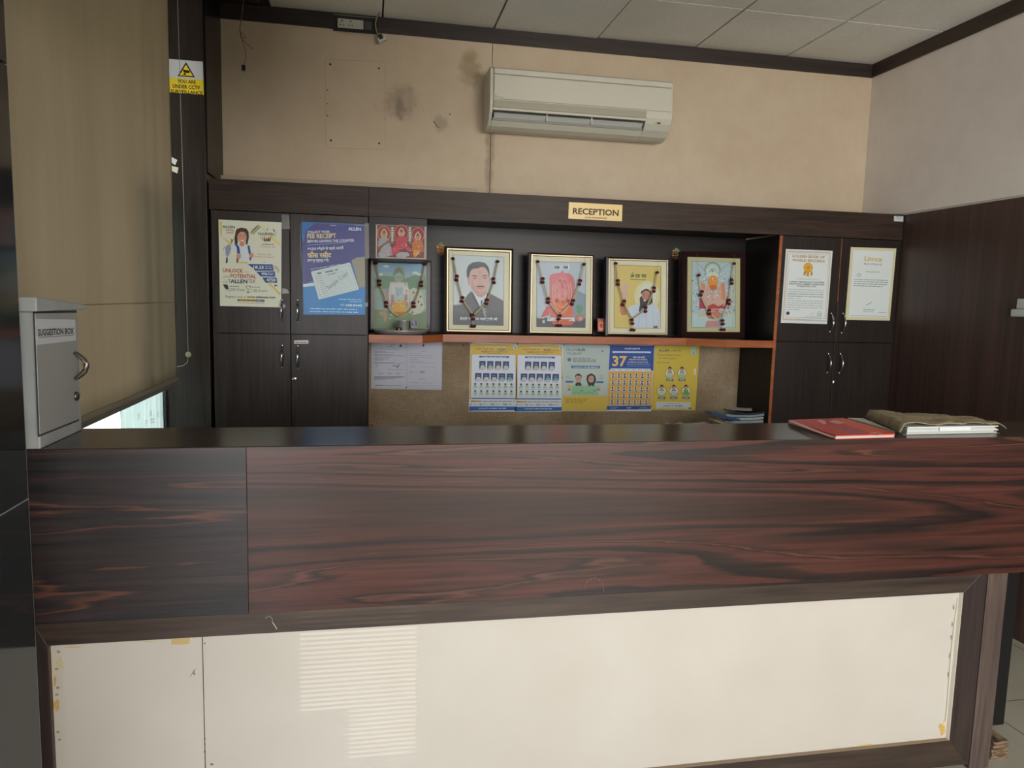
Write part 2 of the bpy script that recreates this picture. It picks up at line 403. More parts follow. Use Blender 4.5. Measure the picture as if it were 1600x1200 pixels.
# ================================================================== THE SETTING
XR, YW, YC, ZC = 3.067, 4.29, 3.888, 3.066
def S(o): o['kind'] = 'structure'; return o
fl = MB().box(-2.6, XR+.1, -3.1, 1.1, -.1, 0).box(-1.1, XR+.1, 1.1, YW+.1, -.1, 0).build('floor', M['floor']); S(fl)
gr_ = MB().box(-40, 40, -40, 40, -.3, -.12).build('ground', mat('#b3b0a8', .9)); S(gr_)
# back wall: upper boards, with an open joint between them
wb = MB().box(-1.1, XR+.1, YW+.006, YW+.12, 0, 3.3).build('wall_back', mat('#5d5348', .8)); S(wb)
sx = W(767, 190, Y=YW).x
MB().box(-.80, sx-.0015, YW-.006, YW+.004, 1.9, 3.0).build('wall_panel', M['wall'], wb, .001)
MB().box(sx+.0015, XR, YW-.006, YW+.004, 1.9, 3.0).build('wall_panel', M['wall'], wb, .001)
p = Print(340, 0, 4, Y=YW-.006)
for u, v, r in ((704, 402, 8), (1008, 427, 7), (708, 877, 8), (1010, 896, 7), (687, 562, 5), (687, 648, 4), (687, 723, 5), (1047, 676, 4), (1047, 745, 4), (1046, 585, 3), (980, 660, 3), (1452, 714, 5), (110, 1, 1)):
    p.ell(u, v, r, r*.85, '#1d1714', 10)
for q in (((672, 372), (1045, 385)), ((672, 372), (676, 925)), ((676, 925), (1040, 935)), ((1045, 385), (1048, 935))):
    p.line(q, 3.5, '#a48e77')
p.line(((1350, 755), (1372, 790)), 8, '#6d6154'); p.line(((1368, 785), (1385, 800)), 5, '#5b5047')
p.build('screw_holes', wb)['kind'] = 'stuff'
# right wall: cream above, laminate below
wr = MB().box(XR+.006, XR+.12, -3.0, YW+.1, 0, 3.3).build('wall_right', M['wall_r']); S(wr)
yj = 3.0
for a, b in ((YW, 1.9), (1.9, -.6), (-.6, -3)):
    MB().box(XR-.004, XR+.008, b+.001, a-.001, 2.12, 3.0).build('wall_panel', M['wall_r'], wr)
for a, b in ((YW, 2.62), (2.62, 1.4), (1.4, .1), (.1, -3)):
    MB().box(XR-.012, XR+.008, b+.001, a-.001, .0, 2.109).build('laminate_panel', M['panel_r'], wr, .001)
# ceiling: black recess, tiles hanging in it
ce = MB().box(-2.6, XR+.1, -3.1, YW+.1, ZC+.02, ZC+.08).build('ceiling', mat('#2a2b29', .8)); S(ce)
xs = [-.515, .07, .682, 1.283, 1.883, 2.471, XR]
base = None
for j in range(12):
    y1 = YW-.6*j; y0 = y1-.6
    for i in range(6):
        x0, x1 = xs[i], xs[i+1]
        mb = MB(); g = .0045
        mb.box(x0+g, x1-g, y0+g, y1-g, ZC-.002*(((i*7+j*3) % 3)), ZC+.014)
        mb.build('ceiling_tile', M['tile'], ce, .0015)
tg = MB()
for x in xs[1:-1]: tg.box(x-.003, x+.003, -2.9, YW, ZC+.006, ZC+.02)
for j in range(1, 12): tg.box(-.515, XR, YW-.6*j-.003, YW-.6*j+.003, ZC+.006, ZC+.02)
tg.build('ceiling_grid', mat('#24251f', .6), ce)
# dark soffit at the left
so_ = MB().box(-1.0, -.518, -3, YW, ZC-.004, ZC+.02).build('trim_3', M['trim_y']); S(so_)
MB().box(-.80, -.56, YW-.32, YW-.29, ZC-.016, ZC-.004).build('moulding', M['trim'], so_)
MB().box(-.80, -.56, YW-.10, YW-.08, ZC-.016, ZC-.004).build('moulding', M['trim'], so_)
# ceiling trims
S(MB().box(-.80, XR-.014, YW-.016, YW+.0, 2.984, ZC).build('trim_1', M['trim'], None, .001))
S(MB().box(XR-.016, XR, -3, YW-.001, 2.984, ZC).build('trim_2', M['trim_y'], None, .001))
# laminate column at the left end of the back wall
cl = MB().box(-1.10, -.772, YC, YW-.001, 0, ZC-.004).build('trim_4', M['door_l'], None, .002); S(cl)
MB().box(-.772, -.764, YC+.006, YW-.007, 2.14, ZC-.004).build('reveal', M['niche'], cl)
# painted ledge along the foot of the upper wall
S(MB().box(-.765, W(745, 296, Y=4.2).x, 4.205, YW-.007, 2.135, 2.175).build('trim_5', mat('#b3a68d', .6), None, .002))
# left wall around the window, and its window
wl = MB()
wl.box(-1.12, -.962, 1.92, YC, 0, .72); wl.box(-1.12, -.962, 1.92, YC, 2.95, ZC)
S(wl.build('wall_left', mat('#6b6258', .7)))
wn = thing('window_1', (-1.0, 2.9, .72), None, None, kind='structure')
mb = MB()
mb.box(-1.02, -.975, 1.94, 1.98, .72, 2.95); mb.box(-1.02, -.975, YC-.03, YC-.001, .72, 2.95)
mb.box(-1.02, -.975, 1.98, YC-.03, .72, .75); mb.box(-1.02, -.975, 1.98, YC-.03, 2.91, 2.95)
mb.build('window_frame', mat('#3b3a39', .4, .3), wn)
MB().box(-1.0, -.995, 1.98, 3.24, .75, 2.91).build('pane', M['pane'], wn)
MB().box(-1.0, -.995, 3.24, YC-.03, .75, 2.91).build('pane', M['pane'], wn)
fp = MB().box(-.9895, -.9885, 3.225, YC-.012, .75, 2.0).build('frosted_film', M['film'], wn)
tag(fp, 'pale frosted film stuck on the pane')
p = Print(0, 300, 3, X=-.988)
for u, v, s_ in ((770, 1010, 1), (765, 1040, .8), (775, 1065, 1), (740, 1045, .6), (705, 1040, .7), (715, 1075, 1), (685, 1085, .7), (650, 1055, .6)):
    for k in range(4):
        p.line(((u-8*s_, v-12+k*7), (u+9*s_, v-15+k*7+random.uniform(-3, 3))), 1.6, '#7e8c8e')
p.build('scribbles', fp)
# what stands outside the window: pale ground
# black granite pillar at the far left, slabs with open joints
pl = thing('granite_pillar', (-1.1, 1.5, 0), 'black polished granite pillar at the left edge, in front of the window', 'pillar')
zj = W(45, 779, X=-.79).z
for z0, z1 in ((0, zj-.0015), (zj+.0015, 2.05), (2.053, ZC)):
    MB().box(-.83, -.79, .4, 1.9, z0, z1).build('granite_slab', M['granite'], pl, .002)
    MB().box(-1.6, -.831, .4, .43, z0, z1).build('granite_slab', M['granite'], pl, .002)
MB().box(-.831, -.7902, .41, 1.899, zj-.0012, zj+.0012).build('joint_filler', mat('#8a908f', .6), pl)
MB().box(-1.6, -.832, .431, 1.895, 0, ZC).build('core', mat('#4a4d4c', .7), pl)
MB().box(-.8305, -.7915, 1.9, 1.9035, 0, ZC).build('slab_edge', mat('#7f8a88', .4), pl)
# unseen beam added overhead to shade the upper left wall and ceiling
S(MB().box(-.79, .85, -.6, 1.5, 2.22, ZC+.02).build('light_blocker', mat('#4a3f38', .6)))
# front (behind the camera): solid strips around the glazed openings
wf = MB()
wf.box(-2.6, -2.1, -3.1, -3.0, 0, 3.3); VX0, VX1, VZ0, VZ1 = -.125, .147, .70, 1.11
wf.box(-.5, VX0, -3.1, -3.0, 0, 3.3); wf.box(VX1, .4, -3.1, -3.0, 0, 3.3); wf.box(VX0, VX1, -3.1, -3.0, 0, VZ0); wf.box(VX0, VX1, -3.1, -3.0, VZ1, 3.3)
wf.box(VX0, -.012, -3.1, -3.0, VZ0, .83); wf.box(3.0, XR+.1, -3.1, -3.0, 0, 3.3)  # small stepped opening added to outline the striped patch of light
wf.box(-2.1, -.5, -3.1, -3.0, 2.1, 3.3); wf.box(.4, 3.0, -3.1, -3.0, 2.7, 3.3)
lv = MB()
for k in range(36): lv.box(VX0-.01, VX1+.01, -3.03, -3.028, VZ0+k*.0118, VZ0+k*.0118+.006)
lv = lv.build('stripe_gobo', mat('#55524c', .6)); S(lv)  # unseen slats added behind the camera to cut the spot's beam into stripes
sl_ = bpy.data.lights.new('stripe_spot', 'SPOT'); sl_.energy = 8500; sl_.shadow_soft_size = .004; sl_.spot_size = math.radians(1.15); sl_.spot_blend = .25; sl_.color = (1, .95, .85)  # added spot that throws the striped patch onto the cream panel
slo_ = bpy.data.objects.new('stripe_spot', sl_); COL.objects.link(slo_); slo_.location = (.2, -30, 3.2)
slo_.rotation_euler = (Vector((-.02, 2.05, .50))-slo_.location).to_track_quat('-Z', 'Y').to_euler()
S(wf.build('wall_front', mat('#8d8577', .7)))
S(MB().box(-2.7, -2.6, -3.1, 1.03, 0, 3.3).box(-2.6, -1.601, 1.03, 1.13, 0, 3.3).build('wall_side', mat('#5d574e', .7)))
S(MB().box(-2.6, -.52, -3, 1.0, ZC-.003, ZC+.02).build('trim_6', mat('#6a665c', .8)))

# ================================================================== CABINETS
def bow_handle(px, y0, y1, parent, Yf):
    a = W(px, y0, Y=Yf); b = W(px, y1, Y=Yf); b.x = a.x
    L = a.z-b.z; pts = []; rs = []
    for k in range(13):
        t_ = k/12; pts.append((a.x, Yf-.002-.03*math.sin(math.pi*t_)**.7, a.z-L*t_)); rs.append(.0032+.0025*math.sin(math.pi*t_))
    mb = MB().tube(pts, rs, n=8)
    mb.ball((a.x, Yf-.003, a.z), (.006, .004, .007)); mb.ball((b.x, Yf-.003, b.z), (.006, .004, .007))
    return mb.build('handle', M['chrome'], parent)
ZT, ZM = 1.962, 1.363
def cabinet(name, label, x0, x1, xm, dm, handles, grp):
    c = thing(name, ((x0+x1)/2, YC+.2, 0), label, 'cabinet', None)
    b = MB()
    b.box(x0, x0+.018, YC+.001, YW-.008, 0, ZT); b.box(x1-.018, x1, YC+.001, YW-.008, 0, ZT)
    b.box(x0+.018, x1-.018, YC+.022, YW-.008, .08, .098); b.box(x0+.018, x1-.018, YC+.022, YW-.008, ZM-.009, ZM+.009)
    b.box(x0+.018, x1-.018, YC+.022, YW-.008, ZT-.012, ZT); b.box(x0+.018, x1-.018, YW-.018, YW-.008, .098, ZT-.012)
    b.build('body', M['niche'], c)
    MB().box(x0+.018, x1-.018, YC+.04, YC+.055, 0, .08).build('plinth', M['black'], c)
    ds = []
    g = .0018
    xa, xb = (x0, x1) if name != 'wall_cabinet' else (x0+.019, x1-.001)
    for (dx0, dx1) in ((xa+g, xm-g), (xm+g, xb-g)):
        for z0, z1 in ((ZM+g, ZT-g), (.085, ZM-g)):
            ds.append(MB().box(dx0, dx1, YC, YC+.018, z0, z1).build('door', dm, c, .0012))
    return c, ds
lc, ld = cabinet('tall_cabinet', 'dark laminate cabinet at the left with advertising posters stuck on its upper doors', -.755, -.003, -.3855, M['door_l'], None, 0)
bow_handle(440.3, 469, 502, ld[0], YC); bow_handle(465.3, 469, 503, ld[2], YC)
bow_handle(441, 540, 574, ld[1], YC); bow_handle(465.6, 540.5, 575.5, ld[3], YC)
rc, rd = cabinet('wall_cabinet', 'dark laminate cabinet at the right with two certificates on its upper doors', 2.273, XR-.014, 2.665, M['door_r'], None, 0)
for h_, d_ in (((1298.5, 490, 518), rd[0]), ((1317, 490, 520), rd[2]), ((1294.3, 553, 582), rd[1]), ((1313, 553, 582.5), rd[3])): bow_handle(*h_, d_, YC)
MB().box(2.2735, 2.2905, YC-.004, YC, 0, ZT-.002).build('edge_lipping', M['orange'], rc)
MB().box(2.6635, 2.6665, YC-.0015, YC+.004, 1.60, ZT-.003).build('edge_lipping', M['orange'], rc)
def lock(px, py, par):
    c = W(px, py, Y=YC); mb = MB()
    for r, y in ((.011, 0), (.011, .003), (.0085, .006)):
        pass
    n = 16; vs = []
    prof = [(.0125, 0), (.0125, .003), (.0095, .0055), (.001, .0055)]
    for r, d in prof:
        for k in range(n): vs.append((c.x+r*math.cos(2*math.pi*k/n), YC-d, c.z+r*math.sin(2*math.pi*k/n)))
    fs = [(i*n+k, i*n+(k+1) % n, (i+1)*n+(k+1) % n, (i+1)*n+k) for i in range(3) for k in range(n)]
    mb.add(vs, fs, M['chrome'], True); mb.box(c.x-.001, c.x+.001, YC-.0065, YC-.004, c.z-.005, c.z+.005, M['black'])
    mb.build('lock', None, par)
lock(460.3, 592, ld[3]); lock(1303, 597, rd[1])
nl = sheet('door_label', ((459.5, 532), (482, 531.6), (482, 537), (459.8, 537.2)), ('Y', YC-.0005), '#c9c9c2', 'tiny white strip label above the lower handle of the left cabinet', 'label')
Print(320, 320, 4, Y=YC-.0015).dash(566, 862, 76, 5, '#55564f', wl=7).build('printing', nl)['kind'] = 'stuff'
# header band across both cabinets
hd = thing('header_panel', (1.15, YC, ZT), 'dark horizontal laminate band above cabinets and niche', 'panel')
xh = W(576, 310, Y=YC).x; xh2 = W(1222, 350, Y=YC).x
for a, b in ((-.762, xh-.0006), (xh+.0006, xh2-.0006), (xh2+.0006, XR-.013)):
    MB().box(a, b, YC, YC+.018, ZT+.002, 2.1105).build('band', M['header'], hd, .001)
MB().box(-.762, XR-.014, YC+.019, YW-.008, 2.095, 2.109).build('top_board', M['niche'], hd)
MB().box(-.0025, 2.2725, YC+.019, YW-.008, ZT+.009, ZT+.022).build('soffit', M['niche'], hd)
# niche lining
nb = thing('niche_lining', (1.13, YW-.02, 1.36), 'dark laminate lining at the back of the niche behind the pictures', 'panel')
MB().box(.0, 2.272, YW-.022, YW-.008, 1.372, ZT+.008).build('back_board', M['niche'], nb)
YK = 3.9
bx = W(667, 380, Y=YK).x; bz = W(620, 405, Y=YK).z
bb_ = MB().box(.001, bx, YK, YW-.023, bz, ZT+.006).build('boxed_beam', M['niche'], None, .001)
tag(bb_, 'dark boxed block at the upper left of the niche, with a red picture of deities on it', 'panel')
pb = thing('pin_board', (1.13, YW-.02, .6), 'brown cloth pin board below the orange shelf, holding yellow and blue notices', 'board')
pbx = 2.272
MB().box(.001, pbx, YW-.026, YW-.008, .70, 1.322).build('cloth_board', M['cloth'], pb)
MB().box(.001, .03, YW-.0268, YW-.0262, .79, .835).build('lipping', M['orange'], pb)
# shelf
sh = thing('niche_shelf', (1.13, 4.1, 1.325), 'dark shelf with orange front edge carrying the garlanded pictures', 'shelf')
zt, zb = 1.3665, 1.3255
xa = W(660, 529, Y=YC).x; xb2 = W(692, 527, Y=4.04).x; xc = W(1071, 539, Y=4.04).x; xd = W(1135, 541, Y=YC).x
out = [(.001, YC), (xa, YC), (xb2, 4.04), (xc, 4.04), (xd, YC), (2.2725, YC), (2.2725, YW-.027), (.001, YW-.027)]
MB().prism(out, 'z', zb, zt).build('shelf_board', M['niche'], sh)
eo = [(.001, YC-.003), (xa, YC-.003), (xb2, 4.037), (xc, 4.037), (xd, YC-.003), (2.2725, YC-.003)]
for i in range(5):
    a, b = eo[i], eo[i+1]
    mb = MB().hexa([(a[0], a[1], zb), (b[0], b[1], zb), (b[0], b[1]+.003, zb), (a[0], a[1]+.003, zb)],
                   [(a[0], a[1], zt), (b[0], b[1], zt), (b[0], b[1]+.003, zt), (a[0], a[1]+.003, zt)])
    mb.build('edge_strip', M['orange'], sh)
p = Print(0, 0, 1, Y=4.036)
for x, y in ((836, 530.5), (941, 532.5)):
    p.up(); p.ell(x, y, 1.2, 2.4, '#c9401c', 8); p.ell(x+1.5, y+.5, .8, 1.6, '#d8682c', 8)
p.build('vermilion_marks', sh)['kind'] = 'stuff'
# desk behind the counter, under the pin board
dk = thing('back_desk', (1.13, 3.9, 0), 'low dark desk under the pin board, mostly hidden by the counter', 'desk')
MB().box(.002, 2.27, 3.72, YW-.03, .785, .815).build('desk_top', M['niche'], dk)
MB().box(.05, .07, 3.76, YW-.03, 0, .785).build('side_panel', M['niche'], dk)
MB().box(2.2, 2.22, 3.76, YW-.03, 0, .785).build('side_panel', M['niche'], dk)

# ================================================================== COUNTER
YF = 2.0; ZTOP = 1.163
ct = thing('reception_counter', (.7, 2.1, 0), 'long dark wood reception counter with cream lower front panel', 'counter')
XL, XE = -.882, 2.36
xs_ = W(386, 800, Y=YF).x
MB().box(XL, XE, YF+.004, YF+.30, ZTOP-.028, ZTOP).build('counter_top', M['top'], ct, .0015)
MB().box(XL, xs_-.0001, YF, YF+.022, .709, ZTOP-.0005).build('apron', M['apron_l'], ct, .0012)
MB().box(xs_+.0001, XE, YF, YF+.022, .709, ZTOP-.0005).build('apron', M['apron'], ct, .0012)
MB().box(XL, XE, YF+.022, YF+.035, .709, .725).build('apron_bottom', M['stile'], ct)
YB = YF+.035                         # face of the counter frame
xl0, xl1, xr0, xr1, xp = -.862, W(75, 1010, Y=YB).x, W(1505.5, 926, Y=YB).x, W(1543, 897, Y=YB).x, W(1574, 896, Y=YB).x
zr = W(1505, 926, Y=YB).z; zbt = W(1483, 1157, Y=YB).z; zb0 = W(1512, 1194, Y=YB).z
zb0 = max(zb0, .012)
def mitred(pts, d=.02, name='frame_rail', m_=None):
    MB().hexa([(x, YB+d, z) for x, z in pts], [(x, YB, z) for x, z in pts]).build(name, m_, ct, .001)
zu = .74
mitred([(xl0, zr+.085), (xr1, zr+.085), (xr0, zr), (xl1, zr)], m_=M['rail'])
mitred([(xl0, zb0), (xl1, zbt), (xr0, zbt), (xr1, zb0)][::-1], m_=M['rail'])
mitred([(xr0, zr), (xr1, zr+.085), (xr1, zb0), (xr0, zbt)], name='frame_stile', m_=M['stile'])
mitred([(xl1, zr), (xl0, zr+.085), (xl0, zb0), (xl1, zbt)][::-1], name='frame_stile', m_=M['stile'])
MB().box(XL, xl0-.001, YB-.003, YB+.02, .0, .7085).build('side_post', M['black'], ct)
MB().box(xr1+.001, xp, YB-.004, YF+.3, .0, .7085).build('end_post', M['post'], ct, .002)
# cream panels set back behind the frame, with their cream reveal
xsm = W(318, 1080, Y=YB+.016).x
for a, b in ((xl1-.004, xsm-.0012), (xsm+.0012, xr0+.004)):
    MB().box(a, b, YB+.016, YB+.0195, zbt-.004, zr+.004).build('cream_panel', M['cream'], ct)
MB().box(xr0-.0005, xr0+.0005, YB+.0005, YB+.016, zbt, zr).build('reveal_strip', mat('#e9e2d2', .5), ct)
MB().box(xl1, xr0-.001, YB+.0005, YB+.016, zbt-.0005, zbt+.0005).build('reveal_strip', mat('#8f7d64', .6), ct)
MB().box(XL, xp, YB+.021, YF+.06, .02, .7085).build('back_board', M['niche'], ct)
# loose glue, stains and chips on the cream panel
p = Print(0, 880, 3.75, Y=YB+.016)
def patch(P_, u, v, a, b, c, n=11, j=.35):
    pts = [(u+a*math.cos(2*math.pi*k/n)*random.uniform(1-j, 1+j), v+b*math.sin(2*math.pi*k/n)*random.uniform(1-j, 1+j)) for k in range(n)]
    P_.poly(pts, c)
p.poly([(1005, 446), (1115, 438), (1108, 472), (1060, 478), (1003, 476)], '#b09a68'); patch(p, 430, 492, 55, 5, '#b7a47a'); patch(p, 880, 460, 40, 3.5, '#b7a47a')
p.poly([(286, 500), (305, 500), (318, 900), (330, 1200), (314, 1200)], '#c6ad80')
patch(p, 332, 835, 20, 36, '#b49358'); patch(p, 350, 590, 24, 42, '#b6a98a'); patch(p, 322, 690, 8, 30, '#a58f66')
for v in (520, 620, 730, 770, 990, 1035): patch(p, 335+random.uniform(-12, 14), v, 11, 7, '#8f7c58')
p.line([(1112, 668), (1130, 640), (1146, 618)], 3, '#6a675f'); p.line([(1128, 640), (1142, 655)], 9, '#77736a'); p.line([(1135, 625), (1140, 650)], 4, '#55524b')
for v in (470, 1030, 1060, 1105): patch(p, 1200, v, 5, 4, '#4a4236')
patch(p, 1240, 1178, 12, 6, '#6d6554')
p.build('glue_stains', ct)['kind'] = 'stuff'
p = Print(1300, 850, 3.43, Y=YB+.0155)
p.line([(672, 290), (655, 420), (635, 600), (618, 830), (606, 950)], 5, '#8f8c80')
patch(p, 590, 990, 16, 30, '#b39750'); patch(p, 600, 960, 8, 8, '#c9b07a'); p.poly([(130, 1085), (200, 1072), (260, 1078), (200, 1088)], '#b39750'); patch(p, 430, 1056, 22, 4, '#b8a070')
for v in (340, 430, 500, 600, 700): patch(p, 655-(v-300)*.08, v, 4, 14, '#77756b')
p.build('glue_stains', ct)['kind'] = 'stuff'
# scuffs on the apron
p = Print(0, 640, 3.158, Y=YF, rough=.5)
p.line([(1308, 1030), (1330, 1018), (1345, 1035), (1343, 1052)], 2.5, '#7d7a76'); p.line([(1345, 1050), (1356, 1066), (1366, 1083)], 4, '#a9a59e')
p.build('scuff', ct)
p = Print(400, 880, 2.286, Y=YF, rough=.5)
for a in (0, .5, 1.0, 1.5, 2.0, 2.5, 3.0):
    p.line([(1208-34*math.cos(a), 92-40*math.sin(a)), (1208-34*math.cos(a+.35), 92-40*math.sin(a+.35))], 2, '#57504d')
p.line([(1172, 78), (1170, 112)], 2, '#151111')
p.build('scuff', ct)
# far end leg of the counter and the worn block it stands on
MB().box(2.262, 2.312, YF+.19, YF+.28, .045, .7085).build('end_leg', M['black'], ct)
t = NT('split_bricklike_wood'); a_ = t.noise(t.coords((10, 10, 60)), 4, 4)
mb = MB()
for k in range(5): mb.box(2.15+random.uniform(-.004, .004), 2.215, YF+.07, YF+.16, .001+k*.013, .012+k*.013)
mb.build('worn_block', t.fin(t.ramp(a_, [(.35, '#3c2b20'), (.6, '#8b735a')]), .8), ct)

# ================================================================== AIR CONDITIONER
ax0, ax1 = .633, 1.669
ac = thing('air_conditioner', ((ax0+ax1)/2, YW-.1, 2.49), 'aged off-white split air conditioner on the upper cream wall', 'air conditioner')
def prof(pts): return pts
body = [(YW-.007, 2.50), (YW-.007, 2.80), (4.085, 2.80), (4.066, 2.785), (4.058, 2.62), (4.060, 2.59), (4.072, 2.56), (4.095, 2.53), (4.13, 2.502), (4.17, 2.49), (4.22, 2.488)]
# side cheeks full profile, middle with outlet cut
cut = [(YW-.007, 2.50), (YW-.007, 2.80), (4.085, 2.80), (4.066, 2.785), (4.058, 2.62), (4.060, 2.59), (4.0655, 2.572), (4.10, 2.585), (4.16, 2.58), (4.17, 2.535), (4.103, 2.527), (4.13, 2.502), (4.17, 2.49), (4.22, 2.488)]
xo0, xo1 = W(770, 175, Y=4.06).x, W(1009, 192, Y=4.06).x
MB().prism(body, 'x', ax0, xo0).prism(body, 'x', xo1, ax1).prism(cut, 'x', xo0, xo1).build('body', M['acw'], ac, .003)
MB().box(ax0+.02, ax1-.012, 4.0495, 4.0575, 2.628, 2.752).build('front_panel', M['acw'], ac, .003)
MB().box(ax0+.02, ax1-.012, 4.052, 4.0605, 2.757, 2.785).build('top_panel', M['acw'], ac, .003)
MB().box(xo0+.003, xo1-.003, 4.0515, 4.0585, 2.585, 2.622).build('lower_trim', M['acd'], ac, .001)
mb = MB(); mb.box(xo0+.002, xo1-.002, 4.155, 4.172, 2.54, 2.578, M['black'])
mb.build('outlet', None, ac)
MB().prism([(4.076, 2.562), (4.080, 2.564), (4.104, 2.545), (4.101, 2.541)], 'x', xo0+.012, xo1-.01).build('louvre', mat('#c4c6c0', .35), ac)
MB().prism([(4.092, 2.539), (4.096, 2.541), (4.112, 2.532), (4.107, 2.529)], 'x', xo0+.006, xo1-.006).build('louvre', mat('#b9bbb2', .35), ac)
for px in (854, 924): 
    x = W(px, 185, Y=4.08).x; MB().box(x-.003, x+.003, 4.07, 4.12, 2.535, 2.57).build('louvre_pin', M['acw'], ac)
p = Print(700, 60, 4, Y=4.0492)
p.poly([(295, 357), (305, 358), (298, 368)], '#3b4b4a'); p.text(306, 367, 'Daikin', 7, '#4c504a', w=42, it=.2); p.build('badge', ac)
p = Print(700, 60, 4, Y=4.0575); p.rect(1312, 524, 1328, 535, '#22241f'); p.ell(1300, 528, 3, 3, '#4b4d44', 8)
p.build('indicator', ac)

# ================================================================== SIGNS
def plate(name, quad, pl, th, colr, label, cat, rough=.35, metal=0):
    ax, val = pl; q = [W(*a, **{ax: val}) for a in quad]; d = Vector((0, th, 0)) if ax == 'Y' else Vector((-th, 0, 0))
    o = MB().hexa([v+d for v in q], q).build(name, mat(colr, rough, metal), None, .0005); return tag(o, label, cat)
rs = plate('reception_sign', ((889, 315.7), (972.7, 320.2), (971.8, 345.8), (888, 341.5)), ('Y', YC-.0035), .003, '#e6c983', 'gold RECEPTION sign on the dark header band', 'sign', .3)
p = Print(860, 300, 11.43, Y=YC-.0036); p.text(400, 388, 'RECEPTION', 104, '#3a2d12', w=818, bold=True); p.text(610, 463, 'ALLEN SUBORDINATES', 24, '#4a3a18', w=395, bold=True); p.build('lettering', rs)
tg_ = plate('switch_tag', ((1397.5, 337.3), (1411.5, 338), (1411.3, 346.3), (1397.4, 345.6)), ('Y', YC-.007), .0065, '#c6d0cc', 'small white tag at the right end of the header band', 'tag')
Print(1150, 300, 3, Y=YC-.0072).dash(750, 118, 26, 4, '#7c8682').dash(752, 127, 24, 3, '#7c8682').build('printing', tg_)
cs = plate('cctv_sign', ((263.2, 91.8), (317.0, 96.2), (318.6, 148.4), (265.2, 144.2)), ('Y', YC-.002), .0015, '#c9ccd0', 'white and yellow CCTV surveillance warning sign on the left column', 'sign', .4)
p = Print(0, 0, 4, Y=YC-.0022, rough=.4)
p.poly([(1057, 484), (1270, 500), (1274, 593), (1061, 577)], '#d9bf2c').up()
p.poly([(1162, 388), (1219, 484), (1109, 476)], '#15130f').up(); p.poly([(1162, 404), (1206, 475), (1123, 470)], '#dcc22e').up()
p.poly([(1143, 434), (1184, 442), (1188, 452), (1176, 458), (1146, 450)], '#15130f'); p.poly([(1150, 452), (1162, 456), (1160, 470), (1142, 466), (1144, 460), (1152, 462)], '#15130f')
p.text(1166, 520, 'YOU ARE', 21, '#1a1608', w=115, bold=True, al='c'); p.text(1165, 554, 'UNDER CCTV', 23, '#1a1608', w=172, bold=True, al='c'); p.text(1167, 586, 'SURVEILLANCE', 21, '#1a1608', w=200, bold=True, al='c')
p.build('lettering', cs)
for k, q in enumerate((((267.5, 245), (277, 250), (274, 258), (268, 254)), ((268, 259), (279, 262), (277, 271), (268, 267)))):
    sheet('paper_scrap', q, ('Y', YC-.0005), ('#c9d6d2', '#cfd0b8')[k], ('upper torn white sticker scrap on the left column beside the blind', 'lower torn cream sticker scrap on the left column beside the blind')[k], 'sticker')

# ================================================================== LEFT BLIND
XBL = -.9
bl = thing('roller_blind', (XBL, 2.9, 1.1), 'beige cloth roller blind hanging over the left window', 'blind')
yA, yB, zB, zT = 1.93, 3.775, W(200, 622, X=XBL).z, 2.97
mb = MB(); nY, nZ = 90, 24; vs = []
for j in range(nZ+1):
    for i in range(nY+1):
        y = yA+(yB-yA)*i/nY; z = zB+(zT-zB)*j/nZ
        g = max(0, 1-abs(y-3.45)/.35)
        dx = .0035*noise.noise(Vector((y*7, z*.25, 0)))+.004*g*math.sin(y*42)*(.55+.45*j/nZ)+.0015*noise.noise(Vector((y*2, z*2, 4)))
        vs.append((XBL+dx, y, z))
fs = [(j*(nY+1)+i, j*(nY+1)+i+1, (j+1)*(nY+1)+i+1, (j+1)*(nY+1)+i) for j in range(nZ) for i in range(nY)]
mb.add(vs, fs, M['blind'], True)
cloth = mb.build('cloth', None, bl, fix=False); sd = cloth.modifiers.new('s', 'SOLIDIFY'); sd.thickness = .0008
# bottom bar in its cloth hem
MB().box(XBL-.006, XBL+.006, yA, yB, zB-.017, zB+.004).build('bottom_bar', mat('#8c8470', .5), bl, .003)
MB().box(XBL-.008, XBL+.008, yA, yB+.004, zB-.034, zB-.0172).build('bottom_bar', mat('#6f6c66', .4), bl, .003)
MB().box(XBL-.001, XBL+.0065, yA, yB, W(200, 474, X=XBL).z-.001, W(200, 474, X=XBL).z+.001).build('seam', mat('#8a7d60', .8), bl)
MB().tube([(XBL-.005, yA, 2.99), (XBL-.005, yB+.02, 2.99)], .025, n=16).build('roller_tube', mat('#b9b5a8', .4), bl)
# bead chain
ch = MB(); A = W(276.5, -30, Y=3.80); A.z = 2.96; B_ = W(294, 552, Y=3.80); pts = []
chain_pts = [A.lerp(B_, k/150) for k in range(151)]
ch.tube([A, B_], .0011, n=5)
for q in chain_pts: ch.ball(q, .0021, n=6, k=4)
c2 = [B_, W(293, 566, Y=3.80), W(286, 571.5, Y=3.79), W(276, 573, Y=3.785)]
ch.tube(c2, .0018, n=6); 
cho = ch.build('bead_chain', mat('#b7b2a0', .4), bl)
mb = MB(); 
for a in range(6): mb.ball(B_+Vector((.008*math.cos(a*1.05), 0, -.006+.008*math.sin(a*1.05))), .0065, n=8, k=5)
mb.build('chain_joiner', mat('#bdb8a0', .5), bl)

